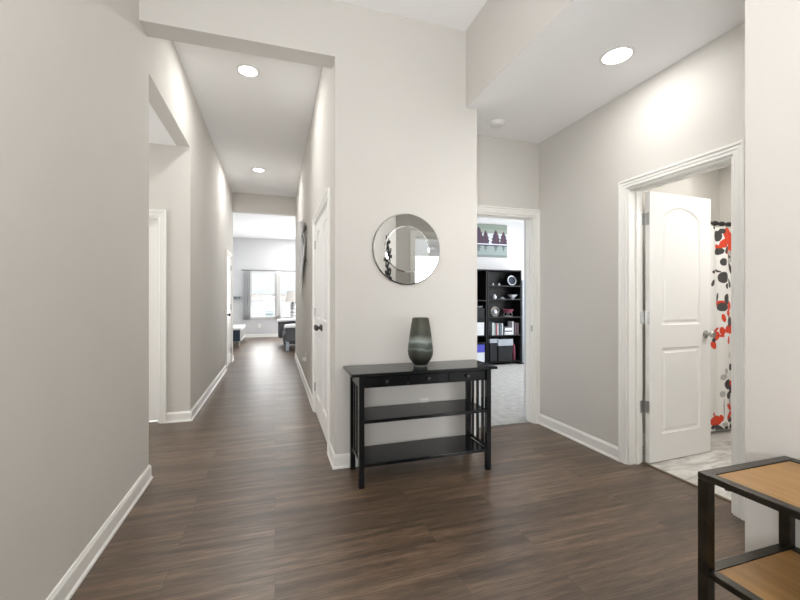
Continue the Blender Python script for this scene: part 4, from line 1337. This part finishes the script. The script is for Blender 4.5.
def blanket(x0, x1, y0, y1, z, drop, label, seed):
    n, m = 20, 14
    vs, fs = [], []
    for j in range(m + 1):
        for i in range(n + 1):
            a, b = i / n, j / m
            xx = x0 + (x1 - x0) * a
            yy = y0 - 0.012 + (y1 - y0 + 0.024) * b
            zz_ = z + 0.022 + 0.005 * sin(a * 17 + seed) * cos(b * 9)
            if b < 0.2: zz_ -= drop * (0.2 - b) / 0.2; yy = y0 - 0.03 + 0.09 * b
            if a < 0.12: zz_ -= drop * 0.8 * (0.12 - a) / 0.12; xx = x0 - 0.03 + 0.2 * a
            vs.append((xx, yy, zz_))
    for j in range(m):
        for i in range(n):
            k = j * (n + 1) + i
            fs.append((k, k + 1, k + n + 2, k + n + 1))
    mb = MB(); mb.add(vs, fs)
    o = mb.build('throw_blanket', M['white_fabric'], smooth=True)
    md = o.modifiers.new('solid', 'SOLIDIFY'); md.thickness = 0.008; md.offset = 0
    return tag(o, label, 'blanket')


blanket(0.235, 1.2, 9.73, 9.98, 0.60, 0.07, 'white throw over the near arm of the charcoal sofa', 1)
blanket(0.075, 1.2, 11.35, 11.6, 0.66, 0.06, 'white throw over the far arm of the charcoal sofa', 2)

# end table with lamp behind the sofa
t = thing('end_table', 'end table holding the lamp behind the sofa', 'table', (0.54, 12.15, 0))
MB().box(-0.28, 0.28, -0.25, 0.25, 0.56, 0.59).build('tabletop', M['pale_leg'], t, bevel=0.004)
for sx_ in (-1, 1):
    for sy_ in (-1, 1):
        MB().box(sx_ * 0.25 - 0.02, sx_ * 0.25 + 0.02, sy_ * 0.22 - 0.02, sy_ * 0.22 + 0.02, 0, 0.56).build('leg', M['pale_leg'], t)
t = thing('table_lamp', 'table lamp with mosaic silver base and pale shade by the far window', 'lamp', (0.50, 12.15, 0.59))
prof = [(0, 0), (0.075, 0), (0.08, 0.02)]
for k in range(5):
    z = 0.03 + k * 0.10
    prof += [(0.055, z), (0.085, z + 0.05), (0.055, z + 0.095)]
prof += [(0.02, 0.56), (0, 0.56)]
MB().lathe((0, 0, 0), prof, n=12).build('lamp_base', M['silver'], t)
MB().cyl((0, 0, 0.555), 0.008, 0.12, n=10).build('stem', M['dark_metal'], t)
MB().lathe((0, 0, 0.56), [(0.22, 0), (0.16, 0.32), (0.158, 0.32), (0.218, 0)], n=40).build('lamp_shade', M['shade'], t, smooth=True)

# ------------------------------------------------------------------ outside the far windows
struct(MB().box(-14, 16, YW + 0.14, 60, -0.30, -0.18).build('ground', M['ground']), 'pale ground outside the far windows', 'ground')
t = thing('patio_chair', 'dark teal patio chair outside the left far window', 'chair', (-0.21, 14.7, -0.18))
MB().box(-0.20, 0.20, -0.22, 0.22, 0.42, 0.46).build('seat', M['teal'], t, bevel=0.01)
MB().add([(-0.16, 0.19, 0.46), (0.16, 0.19, 0.46), (0.16, 0.23, 0.46), (-0.16, 0.23, 0.46), (-0.10, 0.25, 0.98), (0.15, 0.25, 0.98), (0.15, 0.28, 0.98), (-0.10, 0.28, 0.98)],
         [(3, 2, 1, 0), (4, 5, 6, 7), (0, 1, 5, 4), (1, 2, 6, 5), (2, 3, 7, 6), (3, 0, 4, 7)]).build('backrest', M['teal'], t, bevel=0.02)
for sx_ in (-1, 1):
    for sy_ in (-1, 1):
        MB().box(sx_ * 0.17 - 0.02, sx_ * 0.17 + 0.02, sy_ * 0.19 - 0.02, sy_ * 0.19 + 0.02, 0, 0.42).build('leg', M['teal'], t)
t = thing('garden_fence', 'white fence beyond the patio behind the far windows', 'fence', (0, 22, -0.18))
mb = MB()
for k in range(60): mb.box(-6 + k * 0.25, -6 + k * 0.25 + 0.235, 0, 0.02, 0.04, 1.36)
mb.build('fence_panel', M['fence'], t)
MB().box(-6, 9, -0.02, 0.04, 1.36, 1.40).build('top_rail', M['fence'], t)
for (hx, hy, hw_, lab) in ((-1.6, 36, 3.2, 'low white house with brown roof beyond the fence, left'), (5.4, 38, 2.6, 'low white house with brown roof beyond the fence, right')):
    t = thing('house', lab, 'house', (hx, hy, -0.18), 0, 'houses beyond the fence')
    MB().box(-hw_, hw_, 0, 4, 0, 1.30).build('house_wall', M['house'], t)
    mb = MB()
    mb.add([(-hw_ - .3, -.3, 1.30), (hw_ + .3, -.3, 1.30), (hw_ + .3, 4.3, 1.30), (-hw_ - .3, 4.3, 1.30), (-hw_ + .6, 2, 1.85), (hw_ - .6, 2, 1.85)],
           [(3, 2, 1, 0), (0, 1, 5, 4), (1, 2, 5), (2, 3, 4, 5), (3, 0, 4)])
    mb.build('roof', M['roof'], t)
